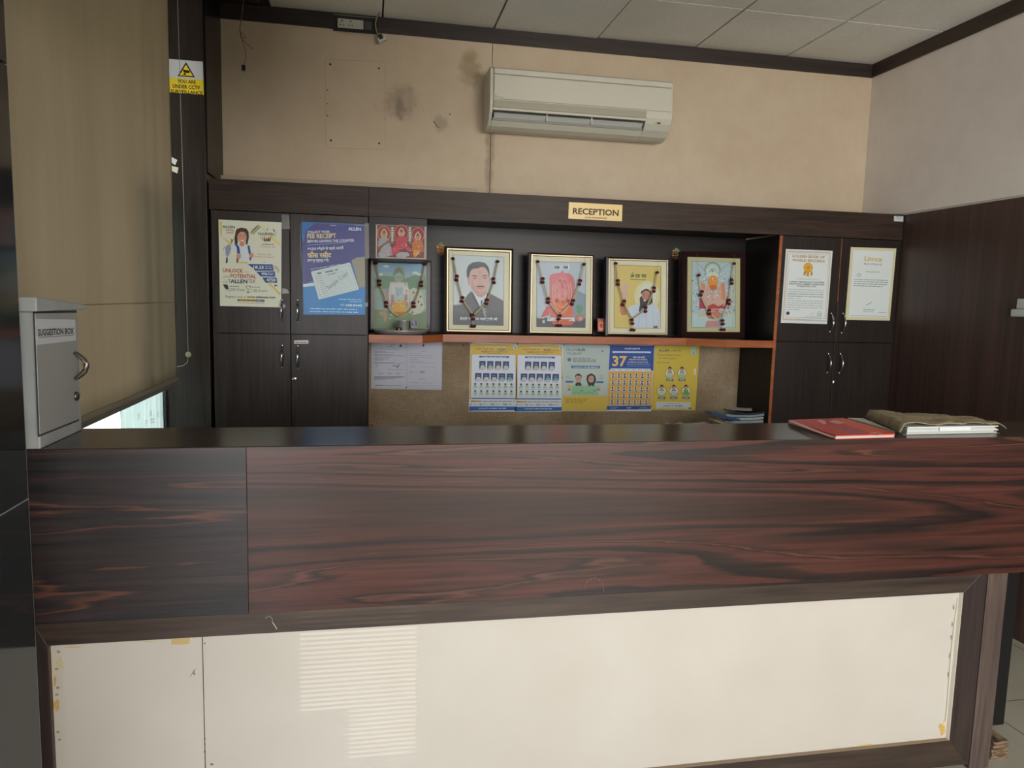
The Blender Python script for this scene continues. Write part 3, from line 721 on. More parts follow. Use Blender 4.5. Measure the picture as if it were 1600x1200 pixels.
# ================================================================== SUGGESTION BOX
XD = -.80
sb = thing('suggestion_box', (-.85, 2.13, ZTOP), 'grey metal SUGGESTION BOX on the left end of the counter', 'suggestion box')
y0, y1 = YF-.0+.002, W(128, 670, X=XD).y; zt2 = 1.505
MB().box(-.88, XD, y0, y1, ZTOP+.0003, zt2).build('box_body', M['steel'], sb, .003)
MB().prism([(y0-.03, zt2), (y1+.012, zt2), (y1+.012, zt2+.013), (y0-.03, zt2+.034)], 'x', -.884, XD+.018).build('lid', M['steel'], sb, .002)
q = [(51.5, 486), (119, 485.5), (123, 657.5), (59.5, 683)]
P4 = [W(*a, X=XD) for a in q]; cen = sum(P4, Vector())/4
MB().hexa(P4, [v+Vector((.0012, 0, 0)) for v in P4]).build('door_gap', mat('#30312f', .6), sb)
P5 = [cen+(v-cen)*.965 for v in P4]
dr = MB().hexa([v+Vector((.0006, 0, 0)) for v in P5], [v+Vector((.003, 0, 0)) for v in P5]).build('door', mat('#9a9b99', .45), sb, .0006)
hp = [(W(112, 549, X=XD+.004)), (W(124, 556, X=XD+.004)), (W(128.5, 572, X=XD+.004)), (W(125, 588, X=XD+.004)), (W(113, 593, X=XD+.004))]
a, b = W(113.5, 551, X=XD), W(114.5, 592, X=XD); pts = []
for k in range(13):
    t_ = k/12; pts.append(a.lerp(b, t_)+Vector((.004+.030*math.sin(math.pi*t_)**.8, 0, 0)))
MB().tube(pts, [.005+.003*math.sin(math.pi*k/12) for k in range(13)], n=8).build('handle', mat('#7b756a', .35, .8), dr)
c = W(116, 619, X=XD)
MB().add([(XD+.004+d, c.y+r*math.cos(k*math.pi/8), c.z+r*math.sin(k*math.pi/8)) for r, d in ((.013, 0), (.013, .004), (.009, .007), (.001, .007)) for k in range(16)],
         [(i*16+k, i*16+(k+1) % 16, (i+1)*16+(k+1) % 16, (i+1)*16+k) for i in range(3) for k in range(16)], None, True).build('lock', mat('#6a6258', .35, .8), dr)
lb = sheet('paper_label', ((56, 498), (117, 499.5), (118.5, 532), (57.5, 539)), ('X', XD+.0036), '#b9bcc0', None, None, rough=.4); 
lb.parent = sb; lb.location = lb.location-WL(sb)
lb['label'] = 'white paper label with black lettering'
p = Print(0, 300, 3, X=XD+.0044, slope=False)
vs_, fs_ = glyphs('SUGGESTION BOX', True); gx0 = min(v[0] for v in vs_); gx1 = max(v[0] for v in vs_)
q4 = ((178, 643), (346, 636), (346, 664), (179, 674))
def bil4(a, b): return tuple((q4[0][i]*(1-a)+q4[1][i]*a)*(1-b)+(q4[3][i]*(1-a)+q4[2][i]*a)*b for i in (0, 1))
p.mb.add([p.P(*bil4((v[0]-gx0)/(gx1-gx0), 1-v[1]/.72)) for v in vs_], fs_, p.m('#26282c'))
p.line([(180, 682), (346, 671)], 2.5, '#3b3d42'); p.build('lettering', lb)
sb['label'] = 'grey metal SUGGESTION BOX on the left end of the counter'

# ================================================================== POSTERS ON THE LEFT CABINET
YP = YC-.0006
# --- white poster with the smiling girl
ps = sheet('poster', ((341.5, 343.1), (440, 347.5), (439.4, 480.3), (343.8, 478)), ('Y', YP), '#cfd3c2', 'white poster with a smiling schoolgirl on the left cabinet door', 'poster')
p = Print(335, 335, 6.4, Y=YP-.0007)
yel = '#cdb96a'
p.poly([(48, 70), (75, 72), (75, 220), (130, 280), (215, 345), (215, 490), (330, 490), (332, 475), (235, 470), (235, 330), (150, 270), (62, 215)], yel)
p.poly([(360, 90), (440, 95), (480, 150), (560, 240), (660, 320), (660, 290), (600, 240), (450, 100)], '#d5c684')
p.poly([(535, 690), (660, 815), (662, 790), (560, 690)], '#c8b768')
p.poly([(370, 150), (440, 100), (470, 130), (380, 200), (350, 190)], '#b9bb93').up()
for a, b in (((365, 190), (440, 115)), ((375, 175), (430, 110)), ((385, 200), (455, 125))): p.line((a, b), 7, '#6d6a5a')
# girl
p.poly([(212, 170), (225, 145), (270, 132), (320, 142), (342, 175), (345, 230), (330, 300), (312, 300), (318, 230), (230, 220), (235, 290), (205, 300), (200, 240)], '#3f2a22')
p.poly([(185, 290), (215, 300), (330, 305), (385, 330), (392, 395), (385, 460), (230, 480), (215, 380), (165, 330)], '#c9d3da').up()
p.ell(277, 228, 45, 62, '#c98f78', 24).up(); p.poly([(230, 205), (238, 165), (275, 148), (318, 160), (327, 205), (300, 175), (262, 172)], '#3f2a22')
p.poly([(255, 280), (300, 285), (300, 312), (275, 322), (250, 308)], '#bd8369')
for u in (258, 298): p.ell(u, 216, 7, 4, '#2b1d19', 10); p.line(((u-10, 204), (u+9, 203)), 3, '#3f2a22')
p.poly([(257, 250), (280, 256), (302, 251), (292, 268), (270, 268)], '#e6ddd4'); p.line(((256, 249), (280, 255), (303, 250)), 2.5, '#8a3f36'); p.line(((279, 225), (275, 242), (284, 243)), 2, '#9a614e')
p.poly([(196, 290), (222, 286), (250, 330), (258, 392), (228, 395), (222, 330)], '#27508a'); p.poly([(330, 305), (352, 315), (368, 400), (345, 400), (335, 350)], '#27508a')
p.poly([(222, 400), (262, 395), (265, 430), (250, 450), (225, 440)], '#c58a72'); p.poly([(348, 395), (388, 385), (393, 420), (375, 440), (350, 430)], '#c58a72')
p.poly([(225, 440), (240, 440), (240, 480), (222, 480)], '#27508a'); p.poly([(350, 430), (368, 432), (366, 462), (350, 455)], '#27508a')
# diving figures, left
p.poly([(108, 330), (135, 300), (160, 305), (168, 340), (150, 400), (130, 430), (112, 400)], '#8d93b4'); p.poly([(118, 430), (132, 430), (134, 470), (124, 490), (112, 488)], '#3b3f63')
p.line(((108, 320), (88, 345), (92, 360)), 6, '#9aa0bd'); p.poly([(158, 235), (178, 255), (195, 235), (185, 262), (176, 285), (165, 285), (170, 262)], '#7c3d33')
p.text(80, 134, 'ALLEN', 24, '#1d4a5e', w=125, bold=True).dash(85, 150, 110, 3, '#9c8f80'); p.rect(112, 152, 200, 168, '#d5b7a5'); p.dash(118, 166, 78, 9, '#b76a55', wl=10); p.dash(122, 188, 72, 9, '#b7705c', wl=10)
p.text(432, 205, 'TALLENTEX', 24, '#1c4468', w=168, bold=True); p.poly([(525, 160), (530, 130), (534, 160)], '#31453f'); p.poly([(585, 140), (608, 165), (600, 178), (588, 160)], '#4a6d52'); p.text(615, 222, '2026', 15, '#7b7f86', w=40, rot=-1.5)
for k in range(7): p.line(((455+k*22, 222), (490+k*9, 265)), 7, ('#c4a95d', '#8c7a4e', '#4f3c31')[k % 3])
for k in range(4): p.poly([(495+k*17, 270), (498+k*17, 240), (508+k*17, 236), (511+k*17, 268)], ('#503526', '#6b4430')[k % 2])
p.text(478, 304, 'EXAM DATE', 13, '#7d6c62', w=118, bold=True).text(462, 328, '5th October 2025', 12, '#8a7b70', w=150)
p.text(428, 404, 'Class 5th to 10th', 14, '#a06c5f', w=140).text(405, 428, 'Students Can Enroll', 14, '#a8655a', w=190)
blu = '#22498a'
p.poly([(330, 496), (580, 500), (595, 565), (410, 566), (390, 540)], blu); p.poly([(418, 574), (605, 570), (608, 625), (465, 622)], blu); p.poly([(478, 632), (622, 632), (628, 685), (512, 683)], blu).up()
p.text(390, 541, '18.25', 30, '#cbd3d8', w=105, bold=True).dash(505, 520, 70, 7, '#b9c4d2').dash(505, 542, 75, 9, '#b9c4d2'); p.text(470, 605, '90%', 24, '#cbd3d8', w=60, bold=True).dash(535, 590, 55, 7, '#b9c4d2').dash(535, 604, 58, 7, '#b9c4d2')
p.text(520, 668, '4750', 28, '#cbd3d8', w=92, bold=True).dash(545, 680, 55, 4, '#b9c4d2').line(((400, 557), (585, 559)), 2, '#8ea3c2').line(((470, 616), (605, 617)), 2, '#8ea3c2')
p.poly([(585, 505), (630, 520), (655, 565), (640, 590), (622, 560), (598, 540)], '#b7b4ab'); p.poly([(600, 700), (640, 712), (602, 722)], '#4a4f5c'); p.ell(498, 478, 6, 6, '#55687c', 8)
p.text(84, 576, 'UNLOCK', 36, '#ad5138', w=205, bold=True).text(302, 580, 'Your', 12, '#6f6e68', w=45).text(84, 628, "child's", 15, '#66655f', w=70).text(160, 632, 'POTENTIAL', 37, '#ad5138', w=258, bold=True)
p.text(84, 680, 'with', 14, '#66655f', w=45).text(135, 684, 'T', 36, '#1e3f56', bold=False).text(160, 684, 'ALLEN', 36, '#173a55', w=170, bold=True).text(336, 684, 'TEX', 36, '#1e3f56', w=74)
p.poly([(85, 700), (130, 700), (145, 745), (120, 750), (100, 730)], '#2f3431').line(((130, 745), (150, 775)), 3, '#2f3431').line(((112, 740), (118, 765)), 3, '#2f3431')
p.dash(152, 722, 95, 6, '#3f453f'); p.text(152, 762, '1250 Crore', 25, '#3e4640', w=150)
p.line(((312, 718), (325, 742), (338, 752), (352, 742), (365, 718), (312, 716)), 4, '#474c45').line(((338, 750), (338, 775)), 4, '#474c45').rect(322, 774, 355, 782, '#474c45'); p.dash(372, 730, 85, 6, '#3f453f'); p.text(372, 772, '1.25 Crore', 25, '#3e4640', w=155)
p.text(112, 830, 'Register now at', 22, '#565b52', w=205).text(325, 833, 'www.tallentex.com', 20, '#3c4a4b', w=285, bold=True)
p.rect(228, 846, 418, 868, '#c29a3c'); p.rect(418, 850, 500, 872, '#2f5070'); p.up().rect(234, 850, 252, 864, '#2f4a3c').dash(262, 862, 150, 9, '#5a4822', wl=9).dash(428, 865, 64, 8, '#b8c4cc').dash(228, 884, 268, 4, '#7b8478')
p.build('printing', ps)
for q in (((440, 335), (452, 336), (453, 358), (441, 358)), ((441, 450), (449, 452), (452, 458), (441, 459)), ((441, 473), (447, 478), (441, 484), (439, 482))):
    t_ = sheet('tape', q, ('Y', YP), '#5d5a55', None, None, rough=.2); t_.parent = ps; t_.location -= WL(ps)
# --- blue fee receipt poster in a clear sleeve
ps = sheet('poster', ((471.5, 346.5), (570, 350.5), (570.5, 491.5), (474.3, 491.2)), ('Y', YP), '#1f63ad', 'purple and blue FEE RECEIPT poster in a clear sleeve on the left cabinet door', 'poster', rough=.3)
p = Print(335, 335, 6.4, Y=YP-.0007, rough=.35)
p.poly([(940, 85), (1500, 108), (1504, 430), (890, 700), (880, 400), (876, 180)], '#373180'); p.poly([(872, 82), (1010, 86), (920, 160), (880, 300), (874, 200)], '#1e63b4')
p.poly([(886, 700), (990, 682), (1010, 720), (890, 728)], '#c3cdd4').up()
p.poly([(1370, 460), (1420, 432), (1505, 422), (1508, 725), (1445, 735), (1400, 560)], '#8e8579')
p.poly([(890, 726), (1010, 712), (1040, 850), (1445, 745), (1508, 722), (1508, 1003), (890, 1002)], '#1476c2').up()
p.poly([(965, 572), (1355, 480), (1447, 750), (1044, 852)], '#c0cad2').up()
p.frame([(1000, 585), (1345, 508), (1425, 735), (1062, 825)], 3, '#8b959d'); 
rr = -.24
p.dash(1030, 600, 55, 14, '#4c5a66', rot=rr); p.dash(1110, 585, 130, 12, '#4c5560', rot=rr, wl=9).dash(1140, 607, 80, 8, '#5b6670', rot=rr)
for k in range(9): p.dash(1015+k*9, 628+k*21, 60, 4, '#5b6670', rot=rr); p.line(((1085+k*9, 612+k*21), (1335+k*9, 553+k*20)), 1.8, '#77818a')
p.text(1140, 755, 'Sample Copy', 40, '#5c6670', w=255, rot=-.68, it=.1)
p.text(930, 188, 'COLLECT YOUR', 22, '#cfd2e0', w=225, bold=True, rot=-.06).text(930, 240, 'FEE RECEIPT', 44, '#d2bd8a', w=290, bold=True, rot=-.06).text(930, 282, 'BEFORE LEAVING THE COUNTER', 25, '#c9cde0', w=470, bold=True, rot=-.06)
p.line(((930, 310), (1320, 280)), 3, '#b9bcd6'); p.text(1338, 158, 'ALLEN', 30, '#d3d7e3', w=128, bold=True)
p.text(932, 360, 'काउंटर छोड़ने से पहले अपनी', 26, '#c6c9df', w=362, bold=True, rot=-.07).text(932, 432, 'फीस रसीद', 46, '#d2bd8a', w=240, bold=True, rot=-.04).text(930, 474, 'अवश्य प्राप्त करें।', 26, '#c6c9df', w=215, bold=True, rot=-.04)
p.dash(960, 553, 305, 7, '#a6a9cf', rot=-.2, wl=10).text(1255, 918, '+91-', 25, '#bcd3e4', w=55, it=.15).dash(1318, 918, 165, 20, '#bcd3e4', wl=1.4, fill=.7).dash(1245, 852, 230, 7, '#a9cde8', wl=9).dash(1355, 875, 120, 7, '#a9cde8')
p.dash(958, 946, 470, 9, '#a9cde8', wl=8).dash(950, 974, 490, 9, '#a9cde8', wl=8).dash(1158, 112, 62, 6, '#9fb3d8')
p.build('printing', ps)
sl = MB(); q = [W(*a, Y=YP-.002) for a in ((469, 345), (574.5, 349), (575, 493.5), (471, 492.5))]
sl.hexa([v+Vector((0, .0004, 0)) for v in q], q); slo = sl.build('clear_sleeve', M['glass'], ps)
slo['label'] = 'clear plastic sleeve over the poster'
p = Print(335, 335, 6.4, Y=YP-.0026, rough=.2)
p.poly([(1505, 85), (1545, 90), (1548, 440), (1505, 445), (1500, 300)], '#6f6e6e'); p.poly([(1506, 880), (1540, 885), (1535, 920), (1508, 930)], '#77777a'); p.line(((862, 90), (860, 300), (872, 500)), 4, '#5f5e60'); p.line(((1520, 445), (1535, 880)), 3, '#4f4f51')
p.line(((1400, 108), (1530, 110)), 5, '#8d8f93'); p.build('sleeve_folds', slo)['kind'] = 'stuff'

# ================================================================== CERTIFICATES ON THE RIGHT CABINET
ps = sheet('certificate', ((1228, 388.9), (1301, 392), (1292, 506.3), (1219.8, 504.5)), ('Y', YP), '#c3cbcc', 'white GOLDEN BOOK OF WORLD RECORDS certificate on the right cabinet door', 'certificate')
p = Print(1215, 385, 9.6, Y=YP-.0007)
p.poly([(140, 60), (800, 85), (735, 1130), (75, 1105)], '#b7ada0').up().poly([(158, 90), (785, 112), (720, 1110), (95, 1080)], '#c6cecd').up()
p.frame([(175, 108), (770, 128), (705, 1085), (112, 1055)], 5, '#a79a83')
p.text(462, 172, 'GOLDEN BOOK OF', 38, '#9a7a4c', w=490, bold=True, al='c').text(462, 232, 'WORLD RECORDS', 38, '#9a7a4c', w=490, bold=True, al='c')
p.poly([(395, 370), (430, 380), (415, 445), (400, 425), (385, 440)], '#a87a22').poly([(500, 380), (525, 370), (520, 445), (500, 430), (488, 445)], '#a87a22').poly([(435, 385), (475, 385), (470, 465), (455, 440), (432, 462)], '#b88a2c').up()
n_ = 24; p.poly([(458+(74 if k % 2 else 66)*math.cos(k*math.pi/n_), 318+(76 if k % 2 else 68)*math.sin(k*math.pi/n_)) for k in range(2*n_)], '#c08a20').up().ell(458, 318, 52, 54, '#d3a033').up().ell(458, 318, 30, 34, '#b98420')
p.text(445, 500, 'Certificate of Excellence', 22, '#8a8f8e', w=330, al='c', it=.2)
for k, s_ in enumerate(('LARGEST PREPARATORY COACHING', 'INSTITUTE BY NUMBER OF ENROLLED', 'STUDENTS IN A CITY')): p.text(440-k*3, 545+k*32, s_, 20, '#3c5056', w=(520, 530, 290)[k], bold=True, al='c')
body = ["The World Record 'largest preparatory", 'coaching institute by number of enrolled', 'students' " in a city has been achieved by Allen", 'Career Institute Pvt. Ltd. from Kota,', 'Rajasthan, India.', 'On Nov 10, 2023, Allen Career Institute had', 'One Hundred Twenty Seven Thousand Seven', 'Hundred Sixty Four (127764) enrolled', 'classroom study students at Kota for the', 'session 2023-24.']
for k, s_ in enumerate(body): p.text(165-k*3, 650+k*33.5, s_, 17, '#555f68', w=(530 if k not in (4, 9) else 195), bold=k in (2, 3))
p.ell(155, 1002, 27, 26, '#2b333c', 16).ell(628, 1012, 34, 38, '#8a9599', 16).up().ell(628, 1012, 28, 32, '#bfc8c9', 16).up().dash(606, 1010, 44, 7, '#8a9599').dash(608, 1025, 40, 6, '#8a9599'); p.line(((485, 1028), (520, 1005), (550, 990)), 7, '#9aa2a4')
p.dash(430, 1048, 230, 5, '#8a9599'); p.line(((130, 1058), (660, 1072)), 3, '#7b8388').line(((115, 1082), (660, 1092)), 3, '#8f979a').dash(290, 1102, 240, 5, '#8a9090')
p.build('printing', ps)
ps = sheet('certificate', ((1329.4, 386), (1400.5, 388.3), (1390.2, 501), (1320.3, 499.6)), ('Y', YP), '#c2bd9c', 'cream-bordered record certificate on the far right cabinet door', 'certificate')
p = Print(1180, 370, 4.444, Y=YP-.0007)
p.poly([(682, 92), (962, 100), (918, 562), (648, 556)], '#c6cfcd').up()
p.text(819, 168, 'Limca', 30, '#b9a45c', w=122, bold=True, al='c').text(816, 196, 'Book of Records', 15, '#5d686b', w=124, al='c', it=.25).text(815, 248, 'National Record', 11, '#5d686b', w=92, al='c')
p.ell(720, 266, 15, 13, '#9aa5a6', 12).up().ell(720, 266, 10, 8, '#c0c9c8', 10)
for k in range(4): p.dash(686-k*1.5, 298+k*14.5, 236 if k < 3 else 205, 4.5, '#6d787c', wl=8)
p.line(((770, 475), (790, 465), (812, 452)), 4, '#7d888a').dash(750, 508, 82, 5, '#75807f').dash(748, 520, 75, 3.5, '#8a9492').dash(855, 527, 55, 4, '#8a9492').dash(665, 549, 245, 3.5, '#8b9492')
p.build('printing', ps)
for q, l_ in (((((1225, 384), (1232, 384), (1231, 389), (1225, 388))), 0), (((1396, 384), (1404, 387), (1402, 391), (1397, 389)), 0)): pass

# ================================================================== NOTICES ON THE PIN BOARD
YB2 = YW-.0265
ps = sheet('notice', ((580, 533.6), (691.3, 534), (690.4, 609.3), (579.4, 607.5)), ('Y', YB2), '#a5a7b2', 'pair of grey printed forms pinned under the left end of the shelf', 'notice')
p = Print(560, 520, 7.5, Y=YB2-.0007)
p.poly([(160, 110), (556, 105), (560, 640), (160, 638)], '#aeb0bb').poly([(575, 105), (968, 100), (965, 650), (575, 645)], '#aeb0bb').up()
for v, a, b in ((138, 370, 420), (160, 330, 420), (186, 250, 480), (217, 185, 320), (228, 185, 420), (250, 185, 405), (265, 190, 540), (285, 190, 380), (305, 183, 352), (316, 183, 300), (348, 183, 420), (512, 183, 540), (524, 183, 500), (535, 183, 430), (548, 183, 320), (612, 195, 295), (618, 195, 515)): p.dash(a, v+4, b-a, 5, '#60646e', wl=7)
for v, a, b in ((220, 725, 795), (188, 745, 792), (243, 600, 740), (265, 600, 865), (288, 600, 870), (308, 610, 700), (332, 600, 780), (350, 605, 900), (385, 600, 665), (405, 600, 670), (396, 720, 900), (456, 600, 740), (466, 600, 625), (530, 700, 780), (545, 700, 800), (582, 600, 700), (585, 740, 880), (620, 585, 930), (630, 590, 660)): p.dash(a, v+4, b-a, 4, '#7c808a', wl=7)
p.poly([(478, 165), (486, 145), (495, 128), (505, 145), (516, 165)], '#3b3e46').poly([(750, 162), (755, 130), (768, 130), (773, 162)], '#3b3e46')
p.line(((183, 355), (540, 357)), 2.5, '#55585f').line(((340, 430), (540, 432)), 2.5, '#4c4f57').line(((183, 520), (540, 518)), 3, '#4c4f57').line(((445, 392), (456, 406), (480, 370)), 8, '#30333b').dash(400, 390, 50, 8, '#50535b')
for k in range(3): p.dash(230+k*100, 475, 70, 5, '#666a73').dash(240+k*100, 488, 50, 4, '#777b84')
p.line(((212, 370), (216, 400)), 5, '#6c7079').dash(728, 470, 50, 22, '#777b88', wl=1.2); p.frame(((600, 440), (905, 440), (900, 590), (600, 588)), 1.5, '#92959f')
p.build('printing', ps)
def pin(px, py, c='#5c2a22'):
    a = W(px, py, Y=YB2-.002); return MB().ball(a, (.004, .003, .004), n=8, k=5)
PINS = []
for x, y in ((634.8, 605), (737, 536), (724, 540), (808.5, 537.5), (881.2, 538), (878.3, 590), (735, 641), (806.5, 641), (951.8, 539.3), (1022, 540.5), (1018, 634.5)):
    a = W(x, y, Y=YB2-.0025)
    PINS.append((a, '#4c2320' if x > 640 else '#33353b'))
# twin champions posters
def champions(dx, dy, quad, label):
    ps = sheet('poster', quad, ('Y', YB2), '#c6cfd2', label, 'poster', 'twin yellow result posters on the pin board')
    p = Print(720+dx/8, 525+dy/8, 8, Y=YB2-.0007)
    p.poly([(125, 98), (690, 108), (705, 795), (690, 800), (685, 240), (140, 235), (125, 790), (108, 795)], '#bf9e3e'); p.poly([(127, 100), (700, 110), (690, 242), (130, 236)], '#c8a84a').up()
    p.poly([(143, 232), (672, 238), (665, 770), (132, 765)], '#c7d0da'); p.rect(655, 98, 708, 160, '#b9c2bd').up().text(682, 152, 'a', 26, '#4a6377', bold=True, al='c')
    p.dash(300, 138, 260, 7, '#d6cfa4', wl=8); p.dash(195, 166, 215, 11, '#8e7c35', wl=8); p.text(462, 178, 'ALLEN', 22, '#27566d', w=90, bold=True).dash(560, 176, 90, 6, '#8e7c35')
    p.text(256, 203, 'ALLEN', 20, '#27566d', w=75, bold=True).text(340, 205, 'JAIPUR CHAMPIONS', 19, '#3c6168', w=245, bold=False).dash(330, 222, 190, 6, '#8e7c35')
    p.poly([(228, 248), (608, 252), (602, 274), (234, 270)], '#2c5d99').up().dash(262, 268, 300, 8, '#c6cfdc', wl=9)
    def card(u, v, w_, h_, g):
        p.rect(u, v, u+w_, v+h_, '#27487c').up(); p.ell(u+w_*.5, v+h_*.30, w_*.15, h_*.18, '#a98a78', 10); p.poly([(u+w_*.15, v+h_), (u+w_*.25, v+h_*.6), (u+w_*.75, v+h_*.6), (u+w_*.95, v+h_)], g)
        p.ell(u+w_*.5, v+h_*.18, w_*.17, h_*.12, '#3d3230', 8); p.dash(u-5, v+h_+12, w_, 8, '#9d7f86'); p.dash(u-2, v+h_+24, w_*.8, 6, '#8b95a6'); p.lay -= 1
    for k in range(4): card(232+k*98, 312+k*1.5, 78, 90, ('#b7bfa6', '#a7ad8f', '#bfc0a8', '#a9bfae')[k])
    for k in range(5): card(178+k*99, 462+k*1.5, 82, 82, ('#b9c3c0', '#bfc2ae', '#c0b9ad', '#6fa98e', '#5f9c86')[k])
    for r in range(2):
        for k in range(7):
            u, v = 180+k*75.5, 605+r*88+k*.8
            p.rect(u-32, v-18, u+32, v+48, '#bccbd0').up().ell(u, v, 13, 16, '#a08070', 10).ell(u, v-9, 13, 9, '#2f2624', 8).poly([(u-28, v+38), (u-14, v+16), (u+14, v+16), (u+28, v+38)], ('#8fae92', '#9fb59a', '#7fa88c')[k % 3]).dash(u-26, v+58, 52, 6, '#8a96a4'); p.lay -= 1
    p.poly([(132, 772), (682, 776), (682, 788), (132, 786)], '#2b5285'); p.rect(125, 808, 255, 824, '#b58c3c').up().dash(130, 820, 45, 8, '#4c3c28'); p.dash(268, 822, 410, 9, '#60788a', wl=9)
    for u, s_ in ((120, '6'), (232, '23'), (372, '129'), (528, '530')): p.text(u, 866, s_, 24, '#55708a', bold=True).dash(u+22+len(s_)*13, 858, 50, 7, '#8a949c')
    p.poly([(106, 880), (693, 882), (688, 928), (104, 934)], '#1f5ea8').up(); p.text(222, 911, 'ALLEN JAIPUR', 14, '#b5cbe2', w=120, bold=True).dash(352, 910, 215, 10, '#b5cbe2', wl=9)
    p.build('printing', ps)
    return ps
champions(0, 0, ((735, 534.4), (808.4, 537), (807.5, 643.4), (732.4, 643)), 'leftmost of the yellow and blue posters on the pin board')
champions(572, 6, ((809, 537), (880.4, 537.8), (877, 643.3), (807.8, 643.3)), 'second from the left of the yellow and blue posters on the pin board')
# from ALLEN to galaxy
ps = sheet('poster', ((880.6, 537.6), (952.5, 539), (947.5, 642.8), (877.2, 642.5)), ('Y', YB2-.0007), '#a9b7b0', 'grey-green poster of two students in green shirts, third on the pin board', 'poster')
p = Print(800, 360, 4, Y=YB2-.0014)
p.poly([(317, 1032), (597, 1034), (590, 1128), (310, 1126)], '#c3a944')
p.text(342, 753, 'FROM', 15, '#4d5f66', w=62).text(408, 753, 'ALLEN', 15, '#2c4d60', w=48, bold=True).text(344, 776, 'TO GALAXY', 15, '#4d5f66', w=94)
p.ell(358, 808, 12, 12, '#5b6a78', 14)
for k in range(3): p.dash(380, 801+k*10, (110, 145, 145)[k], 4.5, '#5f6f70', wl=8)
p.poly([(368, 845), (550, 847), (548, 863), (372, 862)], '#2f5e8c').up().text(380, 859, '2 GOLD & 1 SILVER MEDALS', 9, '#b9c8d4', w=160, bold=True)
for cx, hair in ((415, 0), (495, 1)):
    if hair: p.poly([(465, 930), (470, 905), (495, 893), (518, 905), (526, 932), (518, 958), (472, 958)], '#2a2422').up()
    p.ell(cx, 930, 18, 25, '#b08a78', 16).up(); p.poly([(cx-20, 925), (cx-20, 905), (cx, 893), (cx+20, 905), (cx+20, 925), (cx+12, 908), (cx-12, 908)], '#2a2422')
    p.poly([(cx-42, 1030), (cx-40, 975), (cx-18, 960), (cx+18, 960), (cx+40, 975), (cx+42, 1030)], '#86b08c').up(); p.poly([(cx-20, 960), (cx-14, 975), (cx, 968), (cx+14, 975), (cx+20, 960), (cx+10, 950), (cx-10, 950)], '#26302e')
    for e in (-7, 7): p.ell(cx+e, 927, 2.5, 1.6, '#3b2a26', 6)
    p.line(((cx-6, 942), (cx, 944), (cx+6, 942)), 2, '#e2d6cc'); p.line(((cx-40, 1020), (cx-12, 1012), (cx+14, 1018)), 2, '#5d8a68'); p.rect(cx+12, 1000, cx+30, 1004, '#33403c')
for u in (357, 541): p.ell(u, 978, 13, 13, '#bba86a' if u < 400 else '#a9a9a6', 14).up().poly([(u-10, 1000), (u, 985), (u+10, 1000), (u+6, 1004), (u, 994), (u-6, 1004)], '#8c3a30')
p.dash(336, 913, 20, 4, '#77868a').dash(336, 924, 28, 4, '#77868a').rect(336, 940, 383, 951, '#2f5e8c').rect(525, 943, 572, 954, '#2f5e8c').dash(548, 912, 22, 4, '#77868a').dash(548, 926, 26, 4, '#77868a').text(566, 760, 'a', 16, '#3c5c70', bold=True, al='c')
for k, w_ in enumerate((145, 130, 110)): p.dash(334, 1056+k*11, w_, 4.5, '#8f7a2c', wl=8)
p.build('printing', ps)
# 37 poster
ps = sheet('poster', ((952.6, 539), (1023.2, 539.3), (1017.5, 642.8), (947.8, 642.3)), ('Y', YB2), '#bfc7cc', 'blue and orange poster headed by a large 37, fourth on the pin board', 'poster')
p = Print(900, 525, 8, Y=YB2-.0007)
p.poly([(425, 113), (978, 122), (965, 435), (410, 425)], '#20478f').up(); p.poly([(410, 440), (960, 445), (938, 868), (390, 872)], '#c79d49'); p.poly([(388, 876), (938, 872), (932, 915), (385, 922)], '#20478f').up()
p.text(606, 166, 'ALLEN JAIPUR', 20, '#c5cfe0', w=196, bold=True).poly([(455, 190), (937, 194), (935, 215), (458, 212)], '#c5cfdc').up().dash(490, 207, 400, 6, '#9aa8bb', wl=9)
p.text(452, 372, '37', 122, '#d3b56c', w=182, bold=True).line(((650, 250), (930, 250)), 2, '#7f9ac6').dash(712, 272, 150, 13, '#aab9d6', wl=9).text(664, 303, 'INDIAN NATIONAL', 19, '#c3b48c', w=232, bold=True).text(640, 334, 'OLYMPIAD SELECTIONS', 15, '#b9c0cc', w=262, bold=True).line(((632, 352), (928, 354)), 4, '#b9c4d6').line(((640, 375), (925, 377)), 4, '#93a5c6')
p.poly([(430, 405), (935, 408), (935, 440), (430, 442)], '#c3cbd0').up()
for k in range(6): p.dash(444+k*83, 422, 44, 5, '#5f7090').dash(446+k*83, 434, 62, 5, '#8a97a6')
for r in range(5):
    for k in range(7):
        u, v = 462-r*3+k*(73.5-r*.5), 490+r*83+k*.8
        p.rect(u-20, v-20, u+20, v+40, '#c2c9cc').up().ell(u, v-2, 11, 15, '#a38272', 9).ell(u, v-10, 12, 9, '#2a2422', 8).poly([(u-18, v+34), (u-10, v+12), (u+10, v+12), (u+18, v+34)], ('#4b6a72', '#51707a', '#3c4d60')[k % 3]).dash(u-20, v+48, 40, 5, '#8c7038'); p.lay -= 1
p.dash(425, 897, 110, 6, '#8ea6cc').dash(425, 907, 80, 5, '#8ea6cc').text(634, 905, 'ALLEN', 16, '#c5cfe0', w=55, bold=True).dash(800, 895, 90, 5, '#8ea6cc').dash(785, 907, 130, 5, '#8ea6cc')
p.build('printing', ps)
